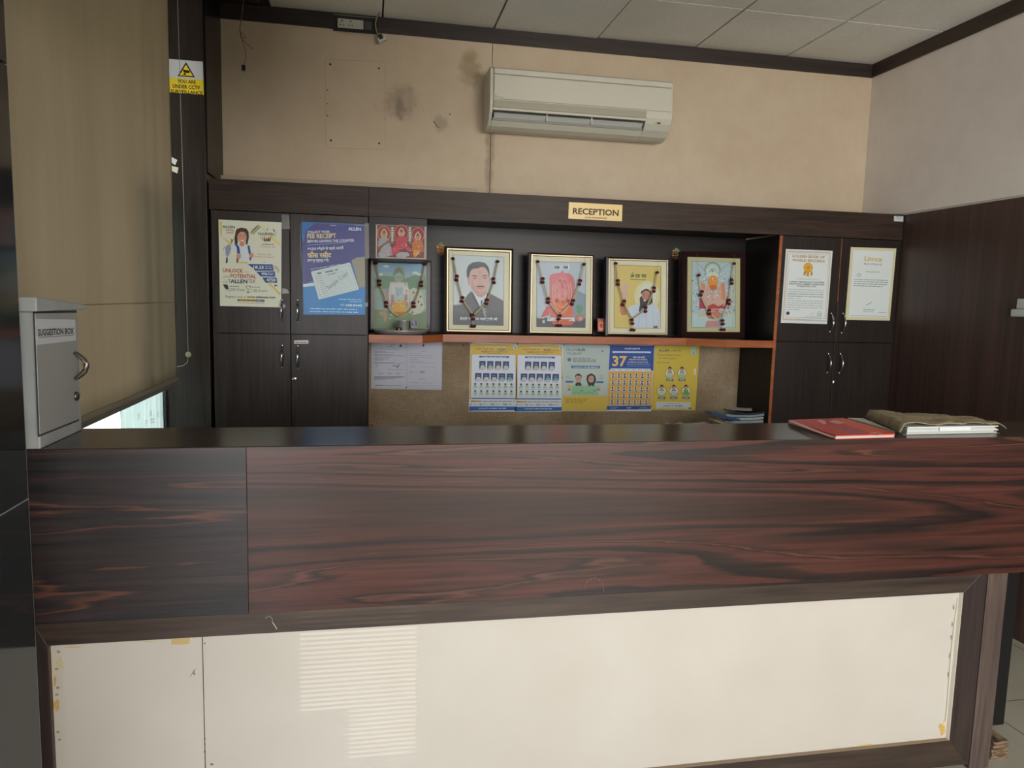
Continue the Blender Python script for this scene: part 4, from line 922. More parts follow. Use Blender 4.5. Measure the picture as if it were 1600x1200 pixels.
# classroom to champion
ps = sheet('poster', ((1023.6, 539.2), (1093, 540.5), (1086.5, 641.2), (1018.2, 640.5)), ('Y', YB2-.0007), '#c0a93c', 'yellow poster with five round student portraits, rightmost on the pin board', 'poster')
p = Print(900, 525, 8, Y=YB2-.0014)
p.text(1030, 193, 'ALLEN', 28, '#1f5560', w=136, bold=True).text(1182, 195, 'JAIPUR', 28, '#3f6253', w=132).text(1020, 247, 'From Classroom', 24, '#3f5b4c', w=290).text(1026, 288, 'To Champion', 24, '#3f5b4c', w=225).text(1015, 338, 'NEET (UG) 2025', 12, '#6b6a2e', w=155, bold=True)
p.poly([(1440, 130), (1502, 132), (1500, 242), (1440, 240)], '#a6bdb0').up().text(1470, 215, 'a', 30, '#2f5f86', bold=True, al='c').dash(1445, 230, 50, 7, '#2f5f86').dash(1450, 160, 45, 5, '#5f8a7a')
for u, v, g in ((1173, 465, '#9fb79c'), (1325, 465, '#8fb59a'), (1072, 690, '#a4bfae'), (1222, 690, '#8fb4bd'), (1374, 690, '#4f9a52')):
    p.ell(u, v, 60, 58, '#8c4c34', 22).up().ell(u, v, 54, 53, '#c3c7a8', 22).up(); p.poly([(u-44, v+30), (u-26, v-5), (u+26, v-5), (u+44, v+30), (u+20, v+48), (u-20, v+48)], g).ell(u, v-45, 20, 26, '#a98070', 14)
    p.poly([(u-22, v-45), (u-20, v-72), (u, v-84), (u+22, v-70), (u+22, v-45), (u+12, v-62), (u-12, v-62)], '#2a2320').poly([(u-8, v-12), (u, v-26), (u+8, v-12), (u, v-2)], '#8c4a48').ell(u-18, v-14, 9, 8, '#20323c', 8).ell(u+18, v-14, 9, 8, '#20323c', 8)
    p.poly([(u-46, v+68), (u+46, v+70), (u+44, v+98), (u-44, v+96)], '#2f5a78').up().dash(u-30, v+88, 60, 10, '#b7c3c0'); p.lay -= 3
p.poly([(1003, 822), (1440, 830), (1432, 912), (1000, 908)], '#b9c3bd').up().dash(1125, 850, 180, 6, '#6d7f8c').text(1095, 882, 'Power of', 17, '#40618a', w=125, bold=True).text(1235, 882, 'ALLEN!', 17, '#1f4f86', w=100, bold=True).dash(1050, 906, 320, 4, '#8c7a50').rect(1405, 895, 1440, 910, '#2f4f6c')
p.poly([(1478, 405), (1500, 408), (1496, 490), (1474, 480)], '#c9cbb0')
p.build('printing', ps)
# push pins belong to the sheet they hold
notices = [o for o in COL.objects if o.parent is None and o.get('category') in ('poster', 'notice') and o.location.y > 4.2]
for a, c in PINS:
    o = min(notices, key=lambda q: (Vector((q.location.x, 0, 0))-Vector((a.x+.01, 0, 0))).length)
    MB().ball(a, (.0042, .003, .0042), n=8, k=5).build('push_pin', mat(c, .4), o)

# ================================================================== PICTURES OF THE NICHE
def ring(mb, q0, y0, q1, y1, m_, x0, y0_, s_):
    a = [W(x0+u/s_, y0_+v/s_, Y=y0) for u, v in q0]; b = [W(x0+u/s_, y0_+v/s_, Y=y1) for u, v in q1]
    mb.add(a+b, [(i, (i+1) % 4, 4+(i+1) % 4, 4+i) for i in range(4)], m_)
def picture_frame(label, crop, O, G0, G1, M0, P0, Yf, depth, dark='#2c201b', bevel=.006, goldc='#b7a888', matc='#e2d9c2', deep=.004, cat='framed picture', grp='garlanded framed pictures on the niche shelf'):
    x0, y0, s_ = crop
    A = [W(x0+u/s_, y0+v/s_, Y=Yf+bevel) for u, v in O]
    zmin = min(v.z for v in A); base = Vector(((A[0].x+A[1].x)/2, Yf+depth/2, zmin))
    t_ = thing('picture_frame', base, label, cat, grp)
    d = Vector((0, depth, 0))
    fm = mat(dark, .3, 0, 'frame_wood')
    for i in range(4):                      # four mitred mouldings
        j = (i+1) % 4; mb = MB()
        g = [W(x0+u/s_, y0+v/s_, Y=Yf) for u, v in G0]; n0 = [W(x0+u/s_, y0+v/s_, Y=Yf+.004) for u, v in M0]
        mb.add([A[i], A[j], g[j], g[i], n0[j], n0[i], A[i]+d, A[j]+d, n0[j]+d, n0[i]+d],
               [(0, 1, 2, 3), (3, 2, 4, 5), (0, 6, 7, 1), (5, 4, 8, 9), (6, 9, 8, 7), (0, 3, 5, 9, 6), (1, 7, 8, 4, 2)])
        mb.build('moulding', fm, t_)
    if goldc:
        mb = MB(); ring(mb, G0, Yf-.0012, G1, Yf-.0012, mat(goldc, .35, .4, 'fillet'), x0, y0, s_); ring(mb, G1, Yf-.0012, G1, Yf+.003, None, x0, y0, s_)
        mb.build('gold_fillet', None, t_)
    mb = MB(); ring(mb, M0, Yf+deep, P0, Yf+deep+.0015, mat(matc, .6), x0, y0, s_); mb.build('mount', None, t_)
    q = [W(x0+u/s_, y0+v/s_, Y=Yf+deep+.002) for u, v in M0]
    MB().hexa(q, [v+Vector((0, .003, 0)) for v in q]).build('backing', mat('#6a5a48', .8), t_)
    return t_
def picture_glass(t_, crop, q, Y):
    x0, y0, s_ = crop; a = [W(x0+u/s_, y0+v/s_, Y=Y) for u, v in q]
    MB().hexa([v+Vector((0, .001, 0)) for v in a], a).build('glass_pane', M['glass'], t_)
YS = 4.12
def eye(p, u, v, a, b): p.ell(u, v, a, b, '#2a2320', 10)
# 1 - man in a suit
C1 = (680, 370, 7.5)
f1 = picture_frame('wide framed portrait of a man in suit and tie, garlanded, on the niche shelf', C1, [(110, 112), (918, 140), (905, 1142), (108, 1130)], [(138, 133), (894, 163), (884, 1118), (135, 1105)],
    [(154, 149), (879, 177), (869, 1104), (150, 1091)], [(163, 160), (868, 187), (860, 1096), (158, 1083)], [(212, 212), (805, 238), (798, 1040), (210, 1030)], YS, .03)
p = Print(*C1, Y=YS+.0058, rough=.5)
p.poly([(205, 205), (812, 230), (804, 1046), (204, 1036)], '#b9c0c9').up()
p.poly([(212, 800), (225, 790), (250, 810), (262, 770), (300, 800), (360, 700), (420, 640), (610, 650), (700, 695), (798, 750), (798, 1040), (210, 1030)], '#62616a')
p.poly([(212, 795), (300, 600), (380, 680), (300, 790)], '#c3c9d1').up()
p.poly([(430, 640), (610, 650), (600, 745), (548, 850), (505, 800), (455, 700)], '#c3cbd2').up()
p.poly([(420, 640), (440, 650), (530, 830), (545, 880), (500, 800), (440, 730)], '#4e4d56').poly([(610, 655), (622, 665), (600, 780), (560, 870), (590, 760)], '#4e4d56')
p.poly([(430, 560), (600, 575), (600, 660), (548, 712), (500, 700), (448, 640)], '#b9858a').up()
p.poly([(378, 420), (395, 350), (450, 310), (540, 305), (610, 350), (632, 420), (628, 520), (605, 620), (545, 672), (480, 665), (425, 610), (395, 520)], '#c59f9c').up()
p.poly([(390, 500), (378, 490), (382, 540), (400, 575), (408, 560)], '#b98d8b').poly([(630, 470), (640, 480), (632, 540), (620, 560)], '#b98d8b')
p.poly([(372, 470), (366, 400), (390, 335), (440, 300), (520, 290), (590, 310), (628, 360), (638, 430), (630, 480), (618, 410), (590, 365), (545, 350), (500, 370), (440, 375), (410, 405), (395, 470), (392, 500)], '#4c5059')
p.poly([(440, 480), (420, 560), (430, 610), (450, 640), (520, 668), (480, 600), (450, 540)], '#b88f8e').up()
p.line([(430, 462), (460, 452), (492, 460)], 9, '#3e3638').line([(548, 462), (580, 452), (612, 462)], 9, '#3e3638'); eye(p, 465, 483, 15, 7); eye(p, 580, 482, 15, 7)
p.line([(528, 460), (520, 530), (508, 548), (545, 556), (560, 548)], 5, '#a17673'); p.poly([(478, 590), (500, 572), (530, 576), (560, 574), (582, 592), (540, 586), (500, 588)], '#3b3234'); p.line([(495, 598), (528, 604), (562, 598)], 6, '#8f4c52'); p.line([(470, 640), (520, 655), (570, 640)], 5, '#a87b78')
p.line([(522, 405), (527, 440)], 6, '#5d3a3a')
p.poly([(538, 740), (556, 745), (548, 790), (530, 790)], '#2f5f86').poly([(545, 800), (580, 815), (600, 880), (572, 960), (540, 930)], '#54545e').up()
for k in range(4): p.line([(552+k*5, 830+k*27), (590+k*3, 855+k*27)], 9, '#b7b9c0')
p.text(290, 970, 'हैप्पी राजमल माहेश्वरी जी', 26, '#cfcfd4', w=440, bold=True)
p.frame([(212, 210), (805, 238), (798, 1040), (210, 1030)], 3.5, '#3a3436')
p.build('portrait', f1); picture_glass(f1, C1, [(158, 155), (872, 182), (864, 1100), (154, 1087)], YS+.0022)
# 2 - red idol
C2 = (815, 380, 8)
f2 = picture_frame('framed picture of a red seated idol, garlanded, on the niche shelf', C2, [(90, 112), (902, 150), (892, 1152), (76, 1142)], [(124, 138), (888, 163), (877, 1130), (107, 1116)],
    [(137, 150), (873, 177), (862, 1116), (119, 1103)], [(140, 160), (865, 184), (855, 1110), (124, 1100)], [(190, 228), (803, 242), (796, 1055), (186, 1046)], YS, .03)
p = Print(*C2, Y=YS+.0058, rough=.5)
p.poly([(184, 222), (810, 236), (802, 1060), (180, 1050)], '#aab4c6').up(); p.poly([(188, 930), (797, 940), (796, 1055), (186, 1046)], '#5b5560'); p.poly([(640, 560), (800, 640), (796, 940), (650, 940)], '#8490a3').up()
for x0, x1 in ((405, 485), (520, 600)): p.rect(x0, 270, x1, 328, '#c5cbd2').up().dash(x0+6, 318, x1-x0-12, 36, '#4a4c55', wl=.9); p.lay -= 1
p.poly([(345, 430), (340, 410), (400, 380), (490, 370), (510, 342), (530, 372), (600, 378), (650, 430), (668, 500), (660, 640), (640, 760), (650, 900), (660, 970), (600, 1010), (420, 1015), (360, 960), (350, 860), (345, 700), (350, 560)], '#c7707a')
p.poly([(320, 780), (350, 800), (345, 900), (240, 925), (270, 860)], '#c45f5c').up(); p.ell(505, 560, 95, 150, '#cb7784', 20); p.poly([(400, 690), (620, 690), (640, 880), (520, 930), (390, 880)], '#cf6a4e')
p.poly([(360, 930), (660, 930), (670, 980), (340, 975)], '#c9ccd0').up().poly([(380, 970), (650, 970), (640, 1020), (500, 1030), (390, 1010)], '#c65f4c').poly([(480, 950), (640, 950), (560, 975), (490, 972)], '#c46352')
for a in (42, 65, 92, 118): p.line([(505+a*math.cos(t_), 620+a*2.0*math.sin(t_)) for t_ in [k*math.pi/16 for k in range(-3, 20)]], 7, ('#c9b98c', '#c48a83', '#c9c0a0', '#d3c49a')[a % 4])
for k in range(9): p.ell(505+60*math.cos(k*.7), 560+110*math.sin(k*.7), 12, 14, ('#b9575f', '#d0939a')[k % 2], 8)
p.up(); eye(p, 478, 470, 11, 6); eye(p, 532, 470, 11, 6); p.poly([(497, 480), (513, 480), (522, 560), (500, 570)], '#b65b66'); p.ell(520, 742, 12, 12, '#4a2a2c', 8).ell(440, 720, 20, 26, '#a53f42', 10).ell(575, 720, 20, 26, '#a53f42', 10)
p.poly([(680, 800), (700, 770), (750, 780), (768, 830), (740, 875), (690, 870)], '#5f8f70').ell(725, 930, 55, 50, '#a87a78', 16).up().ell(735, 940, 22, 20, '#cf9a84', 12)
p.poly([(330, 925), (345, 930), (350, 975), (318, 970)], '#c9ccd0').rect(262, 960, 290, 1000, '#b7b7bd'); p.dash(205, 940, 80, 14, '#b9b5b8', wl=1.5)
p.frame([(190, 228), (803, 242), (796, 1055), (186, 1046)], 4, '#4a3b34'); p.build('print', f2); picture_glass(f2, C2, [(130, 150), (872, 178), (862, 1116), (114, 1104)], YS+.0022)
# 3 - man with a long beard waving
C3 = (930, 380, 8)
f3 = picture_frame('framed yellow picture of a bearded man in white raising his hand, garlanded', C3, [(140, 166), (926, 206), (918, 1150), (130, 1160)], [(171, 192), (912, 212), (903, 1144), (165, 1132)],
    [(183, 206), (898, 227), (889, 1130), (178, 1119)], [(187, 215), (888, 233), (880, 1124), (182, 1117)], [(238, 272), (823, 291), (816, 1066), (237, 1058)], YS, .045)
p = Print(*C3, Y=YS+.0058, rough=.5)
p.poly([(232, 266), (830, 285), (822, 1072), (231, 1064)], '#c9b06a').up(); p.ell(650, 660, 160, 190, '#c9c3a2', 24).up().ell(660, 640, 110, 140, '#c8c8ba', 20).up()
p.rect(428, 360, 648, 460, '#c4b66a').up().text(438, 432, 'ॐ', 50, '#3c3720', w=50, bold=True).text(500, 432, 'राम', 46, '#3c3720', w=60, bold=True).text(575, 432, 'राम', 46, '#3c3720', w=62, bold=True).dash(438, 456, 200, 9, '#3c3720', wl=2)
p.poly([(395, 830), (430, 790), (560, 750), (720, 760), (790, 800), (812, 900), (812, 1066), (480, 1060), (470, 960), (410, 880)], '#b9c0d3').up()
for q in (((560, 850), (540, 1040)), ((640, 860), (640, 1050)), ((720, 850), (735, 1040)), ((780, 870), (790, 1040))): p.line(q, 6, '#a2aabf')
p.poly([(315, 740), (385, 740), (395, 895), (330, 900), (312, 850)], '#b07457').poly([(335, 600), (410, 600), (402, 650), (380, 690), (350, 690), (330, 640)], '#c3a2a4')
for k, (u, v, a) in enumerate(((345, 560, -.18), (362, 540, -.05), (382, 535, .04), (400, 555, .16))): p.ell(u, v, 9, 42, '#c3a2a4', 12, a)
p.ell(335, 620, 8, 30, '#b98f90', 10, -.5); p.poly([(350, 690), (385, 690), (372, 740), (335, 745)], '#b8877c').up()
p.poly([(555, 690), (575, 660), (690, 660), (715, 690), (700, 760), (640, 790), (600, 800), (560, 860), (545, 850), (560, 760)], '#3a3338').up()
p.ell(638, 640, 58, 72, '#b4796d', 22).up().poly([(570, 640), (575, 600), (610, 578), (650, 572), (690, 595), (715, 650), (718, 760), (700, 740), (695, 650), (670, 600), (620, 595)], '#463436').poly([(575, 700), (640, 735), (695, 700), (690, 760), (640, 780), (585, 775)], '#3a3338')
p.line([(598, 650), (620, 645)], 6, '#4a2f2c').line([(650, 645), (675, 650)], 6, '#4a2f2c').poly([(600, 708), (640, 712), (628, 728), (606, 722)], '#d8c9c0').ell(610, 625, 5, 14, '#9a3a34', 8); eye(p, 610, 664, 8, 4); eye(p, 662, 664, 8, 4); p.ell(630, 690, 10, 14, '#a5665c', 10); p.poly([(730, 1035), (780, 1030), (782, 1060), (722, 1062)], '#7c5a58')
p.frame([(238, 272), (823, 291), (816, 1066), (237, 1058)], 5, '#6b562f'); p.build('print', f3); picture_glass(f3, C3, [(183, 210), (893, 229), (885, 1128), (180, 1119)], YS+.0022)
# 4 - orange-faced idol, deep moulding
C4 = (1050, 375, 7.74)
f4 = picture_frame('deep dark-framed picture of an orange-faced idol with silver crown, garlanded', C4, [(122, 136), (890, 152), (878, 1190), (112, 1180)], [(178, 192), (836, 212), (831, 1124), (172, 1116)],
    [(180, 194), (834, 214), (829, 1122), (174, 1114)], [(188, 204), (828, 224), (823, 1114), (182, 1108)], [(242, 258), (770, 270), (765, 1060), (238, 1055)], YS-.01, .05, dark='#35221f', bevel=.03, goldc=None, deep=.008, matc='#bfb78e')
Yp4 = YS-.01+.0098
p = Print(*C4, Y=Yp4-.0012, rough=.5)
p.poly([(236, 252), (776, 264), (770, 1066), (232, 1060)], '#a3b1bb').up()
rn = random.Random(3)
p.inc = .25
for k in range(330):
    u, v = rn.uniform(246, 762), rn.uniform(385, 885); r_ = rn.uniform(6, 12)
    p.ell(u, v, r_, r_*.7, ('#5c5a75', '#c9ccd6', '#8a889c', '#b9bccb')[k % 4], 5, rn.uniform(0, 3))
p.inc = 1; p.rect(242, 892, 765, 1055, '#a9bcc4').up()
for k in range(5): p.line([(300+k*22, 275+k*15), (380, 350+k*5)], 9, '#8fa79a'); p.line([(700-k*22, 275+k*15), (600, 350+k*5)], 9, '#8fa79a')
p.poly([(320, 890), (680, 890), (670, 925), (310, 925)], '#b5ae8e').poly([(330, 700), (380, 690), (660, 690), (690, 830), (330, 830)], '#9c3743').ell(490, 360, 100, 95, '#7d8d8e', 24).up().ell(490, 370, 84, 85, '#aab8b4', 22).up()
p.poly([(420, 440), (425, 360), (490, 310), (555, 360), (560, 445)], '#b9c6c1').up().line([(440, 400), (470, 350), (495, 340), (520, 350), (545, 400)], 8, '#6d7d7c').ell(490, 372, 18, 20, '#7f9190', 12)
p.poly([(360, 540), (440, 560), (540, 560), (640, 540), (660, 700), (640, 800), (400, 810), (350, 700)], '#c09a92').poly([(355, 520), (400, 530), (400, 600), (352, 590)], '#c3805e').poly([(590, 520), (640, 530), (645, 720), (600, 720)], '#c3805e').up()
p.ell(495, 515, 62, 88, '#cf8434', 24).up().poly([(460, 545), (530, 545), (545, 590), (500, 610), (460, 590)], '#b8603a').ell(475, 495, 12, 6, '#e0c9a0', 10).ell(517, 495, 12, 6, '#e0c9a0', 10).up().ell(475, 495, 5, 5, '#2a1c14', 8).ell(517, 495, 5, 5, '#2a1c14', 8).ell(492, 468, 14, 6, '#e3d3b4', 8)
p.inc = .3
for k in range(90): p.ell(rn.uniform(430, 580), rn.uniform(600, 720), 6, 5, ('#77748a', '#d0cfd8')[k % 2], 6)
p.inc = 1; p.poly([(430, 800), (500, 770), (560, 800), (640, 770), (560, 860), (450, 850)], '#a83a3e').poly([(400, 870), (560, 860), (600, 890), (560, 960), (440, 950)], '#b9735d').poly([(420, 980), (560, 975), (580, 1052), (400, 1050)], '#b57c7a')
for k in range(16): p.ell(350+k*19, 838, 8, 7, '#c9c5c9', 7)
p.rect(768, 268, 777, 1060, '#c9bb4e'); p.frame([(242, 258), (770, 270), (765, 1060), (238, 1055)], 3, '#4a4a42')
p.build('print', f4); picture_glass(f4, C4, [(186, 203), (828, 223), (823, 1115), (181, 1109)], YS-.01+.003)
# 0 - blue-skinned flute player with cow, grey frame, at the left
C0 = (570, 340, 6.315); YK2 = 4.19
f0 = picture_frame('grey-framed picture of a deity with a cow, left of the portrait, behind the steel tray', C0, [(52, 405), (657, 426), (654, 1128), (48, 1118)], [(62, 416), (648, 436), (645, 1120), (58, 1110)],
    [(66, 420), (644, 440), (641, 1116), (62, 1106)], [(95, 446), (608, 458), (606, 1098), (90, 1090)], [(97, 448), (606, 460), (604, 1096), (92, 1088)], YK2, .03, dark='#4a4340', goldc=None)
p = Print(*C0, Y=YK2+.0058, rough=.5)
p.poly([(90, 440), (612, 452), (610, 1100), (86, 1094)], '#8ba2ac').up(); p.poly([(95, 445), (608, 457), (608, 540), (95, 540)], '#7e9cba'); p.poly([(97, 600), (180, 570), (280, 585), (400, 600), (520, 560), (606, 590), (606, 720), (97, 720)], '#6f8a76')
p.poly([(97, 700), (606, 710), (606, 930), (95, 920)], '#93a3a0').poly([(95, 905), (300, 930), (606, 920), (604, 1096), (92, 1088)], '#74866a').up()
for u, v in ((150, 560), (540, 560), (500, 545), (210, 480)): p.ell(u, v, 32, 14, '#b9c6c6', 12)
p.poly([(135, 930), (200, 920), (230, 960), (205, 1030), (190, 1030), (185, 970), (150, 960)], '#a88572').poly([(430, 720), (480, 690), (560, 720), (590, 900), (560, 940), (480, 960), (430, 930)], '#bdb9ae').up()
for u, v in ((480, 740), (550, 780), (530, 830), (560, 860), (500, 880), (470, 935)): p.ell(u, v, 10, 13, '#6b5f52', 8)
p.poly([(200, 720), (250, 690), (300, 650), (400, 650), (440, 720), (440, 860), (410, 930), (260, 930), (230, 860), (215, 790)], '#a8848f').poly([(250, 640), (420, 640), (440, 740), (430, 900), (420, 760), (260, 760), (250, 900), (235, 740)], '#c3bfc2').up()
p.poly([(280, 820), (400, 820), (420, 900), (390, 970), (320, 975), (270, 930)], '#c99b3c').up().poly([(285, 930), (400, 930), (380, 975), (320, 975)], '#b3702c').poly([(300, 690), (375, 690), (390, 820), (290, 820)], '#9fb0ba')
p.ell(335, 560, 60, 80, '#7f8d7e', 20).up().ell(335, 590, 38, 50, '#93a09d', 18).up().poly([(290, 560), (300, 510), (335, 490), (372, 510), (380, 560), (335, 540)], '#6f7466'); eye(p, 322, 590, 7, 4); eye(p, 350, 590, 7, 4); p.line([(325, 612), (336, 617), (347, 612)], 3, '#7c4a4a')
for k in range(26): p.ell(rn.uniform(250, 430), rn.uniform(640, 880), 7, 6, ('#d9d5d3', '#5d6a66', '#c59aa6')[k % 3], 7)
for a in (45, 62): p.line([(338+a*math.cos(t_), 680+a*2.6*math.sin(t_)) for t_ in [k*math.pi/12 for k in range(0, 13)]], 6, '#d3cfca')
p.line([(255, 640), (330, 620), (425, 655)], 6, '#b59a6a'); 
for k in range(12): p.ell(rn.uniform(240, 290), rn.uniform(950, 1000), 4, 4, '#d3d6b4', 6)
p.build('print', f0); picture_glass(f0, C0, [(95, 446), (608, 458), (606, 1098), (90, 1090)], YK2+.0032)
# deities card above it, stuck on the boxed pillar
ps = sheet('deities_picture', ((587.2, 350.6), (666.5, 354), (666.3, 405.5), (587, 403.2)), ('Y', YK-.0005), '#9c948c', 'red and gold picture of three seated deities above the grey frame', 'picture')
p = Print(575, 340, 16, Y=YK-.0012)
p.poly([(215, 185), (1420, 225), (1410, 1010), (215, 985)], '#6c3430').up()
for cx, cy, w_ in ((400, 400, 170), (835, 380, 180), (1250, 430, 160)):
    p.ell(cx, cy, w_, w_*1.15, '#9c8f84', 24).up().ell(cx, cy, w_-14, w_*1.15-14, '#86242e' if cx != 400 else '#8a3c30', 24).up()
for cx, hy, rob, skin in ((400, 430, '#8d8f94', '#a5805f'), (835, 400, '#a83a48', '#a88a70'), (1245, 500, '#a8652e', '#a97a62')):
    p.poly([(cx-90, hy-20), (cx-50, hy-110), (cx, hy-160), (cx+50, hy-110), (cx+90, hy-20), (cx+60, hy+60), (cx-60, hy+60)], '#b59a80').up()
    p.ell(cx, hy, 46, 62, skin, 16).up().poly([(cx-46, hy-20), (cx-30, hy-80), (cx, hy-120), (cx+30, hy-80), (cx+46, hy-20), (cx, hy-50)], '#5d4630'); eye(p, cx-16, hy-5, 7, 4); eye(p, cx+16, hy-5, 7, 4)
    p.poly([(cx-150, hy+340), (cx-130, hy+120), (cx-60, hy+60), (cx+60, hy+60), (cx+130, hy+120), (cx+160, hy+340), (cx, hy+400)], rob)
p.poly([(230, 760), (560, 540), (700, 470), (720, 500), (400, 700), (300, 800)], '#6d5236').poly([(260, 900), (330, 780), (480, 650), (580, 720), (600, 940), (400, 990), (270, 980)], '#8f9198').up()
p.poly([(590, 770), (690, 690), (780, 760), (750, 880), (640, 920), (590, 860)], '#b43a4c').poly([(700, 930), (800, 860), (1000, 870), (1050, 950), (900, 1000), (720, 985)], '#9a979c').poly([(1130, 860), (1200, 800), (1290, 820), (1270, 900), (1190, 990), (1130, 960)], '#c28c2e').poly([(930, 780), (1020, 720), (1060, 800), (1000, 840)], '#b04458').up()
p.inc = .3
for k in range(190):
    p.ell(rn.uniform(225, 1400), rn.uniform(560, 990), rn.uniform(6, 15), rn.uniform(5, 11), ('#b5997e', '#8a2c36', '#c9b8a0', '#5a3a30', '#a56a3c', '#b9b4b2')[k % 6], 6, rn.uniform(0, 3))
for cx in (610, 1050): p.rect(cx-38, 240, cx+38, 620, '#7d746c').up(); [p.ell(cx, 260+k*60, 30, 20, '#c3bcb0', 8) for k in range(6)]; p.lay -= 1
p.line([(225, 190), (210, 1000)], 14, '#b9b4ac').line([(1420, 235), (1410, 1040)], 10, '#a9a69c'); p.build('print', ps)
# little religious stickers on the niche back
def sticker(px, py, w_, h_, Y, lab, cols):
    q = ((px-w_/2, py-h_/2), (px+w_/2, py-h_/2+.4), (px+w_/2, py+h_/2+.4), (px-w_/2, py+h_/2))
    p = Print(px, py, 10, Y=Y)
    p.ell(0, 0, w_*5, h_*5, cols[0], 16).up()
    for k in range(26): p.ell(rn.uniform(-w_*4, w_*4), rn.uniform(-h_*3.6, h_*4), rn.uniform(8, 16), rn.uniform(6, 12), cols[k % len(cols)], 7)
    p.up().poly([(-w_*3, -h_*3.4), (0, -h_*5.6), (w_*3.4, -h_*3)], cols[1]); p.line([(-w_*4.4, -h_*1), (w_*4.4, -h_*.8)], 9, cols[2]).line([(-w_*4.6, h_*1.2), (w_*4.6, h_*1.4)], 9, cols[3])
    return tag(p.build('sticker'), lab, 'sticker')
sticker(688.6, 389.5, 14, 20, YW-.0225, 'small green, orange and yellow sticker above left of the portrait', ('#8f3a24', '#4d8a3c', '#b9892c', '#c9b840'))
sticker(1057, 397, 15, 18, YW-.0225, 'small round red and green sticker left of the deep dark frame', ('#5a2a1c', '#5c8a4c', '#b3542c', '#a8b060'))
gc = sheet('ganesh_card', ((933.5, 497.5), (945, 498), (945.5, 518.3), (934, 518)), ('Y', 4.17), '#a8533c', 'tiny red card between the red idol picture and the yellow one', 'card')
p = Print(930, 490, 20, Y=4.1693); p.ell(185, 380, 90, 130, '#c9785a', 14).up().ell(185, 350, 45, 60, '#a83a28', 10).ell(185, 470, 70, 50, '#c9a27c', 10).up().ell(190, 420, 25, 40, '#8c2c20', 8).ell(150, 300, 18, 20, '#d9b890', 8).ell(225, 300, 18, 20, '#d9b890', 8).poly([(110, 200), (190, 150), (270, 200)], '#4c4650'); p.build('print', gc)

# ================================================================== GARLANDS
dr_ = mat('#4d1218', .8, 0, 'maroon_pompom'); pk_ = mat('#a8604f', .7, 0, 'pink_thread'); cr_ = mat('#c9bf9f', .7, 0, 'cream_tube'); cr2 = mat('#a59c74', .7, 0, 'olive_tube')
def garland(label, crop, Y, strings, paths, singles, doubles, end, r=.012, tube_r=.0024, col=None):
    x0, y0, s_ = crop; w3 = lambda q, dy=0: W(x0+q[0]/s_, y0+q[1]/s_, Y=Y+dy)
    c0 = w3(paths[0][0]); t_ = thing('garland', c0, label, 'garland', 'bead garlands hung on the framed pictures')
    for a, b in strings: MB().tube([w3(a, .004), w3(b)], .0006, n=5).build('string', mat('#8f8b80', .6), t_)
    for pth in paths:
        for k, off in enumerate((-.0028, .0032)):
            pts = []
            for (a, b) in zip(pth, pth[1:]):
                for i in range(5):
                    f = i/5; sag = math.sin(math.pi*f)*(.0012 if k else -.001)
                    q = w3((a[0]*(1-f)+b[0]*f, a[1]*(1-f)+b[1]*f)); pts.append(q+Vector((off+sag, .002*k, 0)))
            pts.append(w3(pth[-1])+Vector((off, 0, 0)))
            MB().tube(pts, tube_r, n=6).build('strand', (cr_ if k else (col or cr2)), t_)
    def pom(c, rr, m_, flat=.75): return MB().ball(c, (rr, rr, rr*flat), n=9, k=6, jit=.22).build('pompom', m_, t_)
    for q in singles: pom(w3(q, -.003), r*.9, dr_, .75)
    for q in doubles:
        c = w3(q, -.003); d = Vector((rn.uniform(-.003, .004), 0, .0105))
        pom(c+d, r, dr_); pom(c-d, r, dr_)
        MB().ball(c+Vector((0, -.003, 0)), (.0085, .0085, .006), n=8, k=5, jit=.1).build('tie', pk_, t_)
    if end:
        c = w3(end, -.003); MB().tube([w3(doubles[-1]), c], .002, n=6).build('strand', cr_, t_)
        for dx in (-.007, .007): pom(c+Vector((dx, 0, 0)), r*.95, dr_)
    return t_
garland('bead garland on the portrait of the man in a suit', C1, YS-.014, [((195, 130), (208, 250)), ((750, 150), (732, 285))],
        [[(208, 255), (250, 480), (315, 735), (440, 912)], [(732, 290), (685, 515), (602, 760), (450, 912)]], [(208, 255), (732, 290)], [(250, 483), (315, 735), (685, 515), (602, 762), (440, 940)], (445, 1048))
garland('bead garland on the picture of the red idol', C2, YS-.014, [((190, 130), (200, 230)), ((805, 155), (778, 262))],
        [[(203, 232), (262, 465), (330, 718), (462, 892)], [(778, 268), (728, 490), (635, 740), (478, 892)]], [(202, 230), (778, 266)], [(262, 465), (330, 718), (728, 490), (635, 740), (470, 928)], (470, 1030), col=cr_)
garland('bead garland on the picture of the bearded man', C3, YS-.014, [((240, 170), (256, 246)), ((795, 190), (775, 362))],
        [[(257, 250), (285, 490), (355, 747), (452, 930)], [(775, 366), (735, 580), (630, 830), (470, 945)]], [(257, 250), (775, 366)], [(285, 492), (355, 747), (735, 580), (630, 830), (460, 982)], (467, 1085))
garland('bead garland on the deep-framed picture of the orange-faced idol', C4, YS-.022, [((290, 140), (325, 420)), ((755, 160), (752, 282))],
        [[(325, 425), (355, 645), (440, 862), (530, 955), (602, 945)], [(752, 287), (722, 505), (688, 750), (605, 945)]], [(325, 425), (752, 286)], [(355, 645), (450, 870), (722, 505), (688, 750), (612, 995)], (615, 1085), col=cr_)
garland('dark bead garland on the grey-framed picture of the deity with a cow', C0, YK2-.014, [], [[(108, 450), (145, 645), (212, 857), (262, 930), (330, 976)], [(590, 462), (555, 655), (480, 860), (430, 935), (330, 976)]],
        [(108, 450), (590, 462)], [(145, 645), (212, 857), (555, 655), (480, 860)], None)

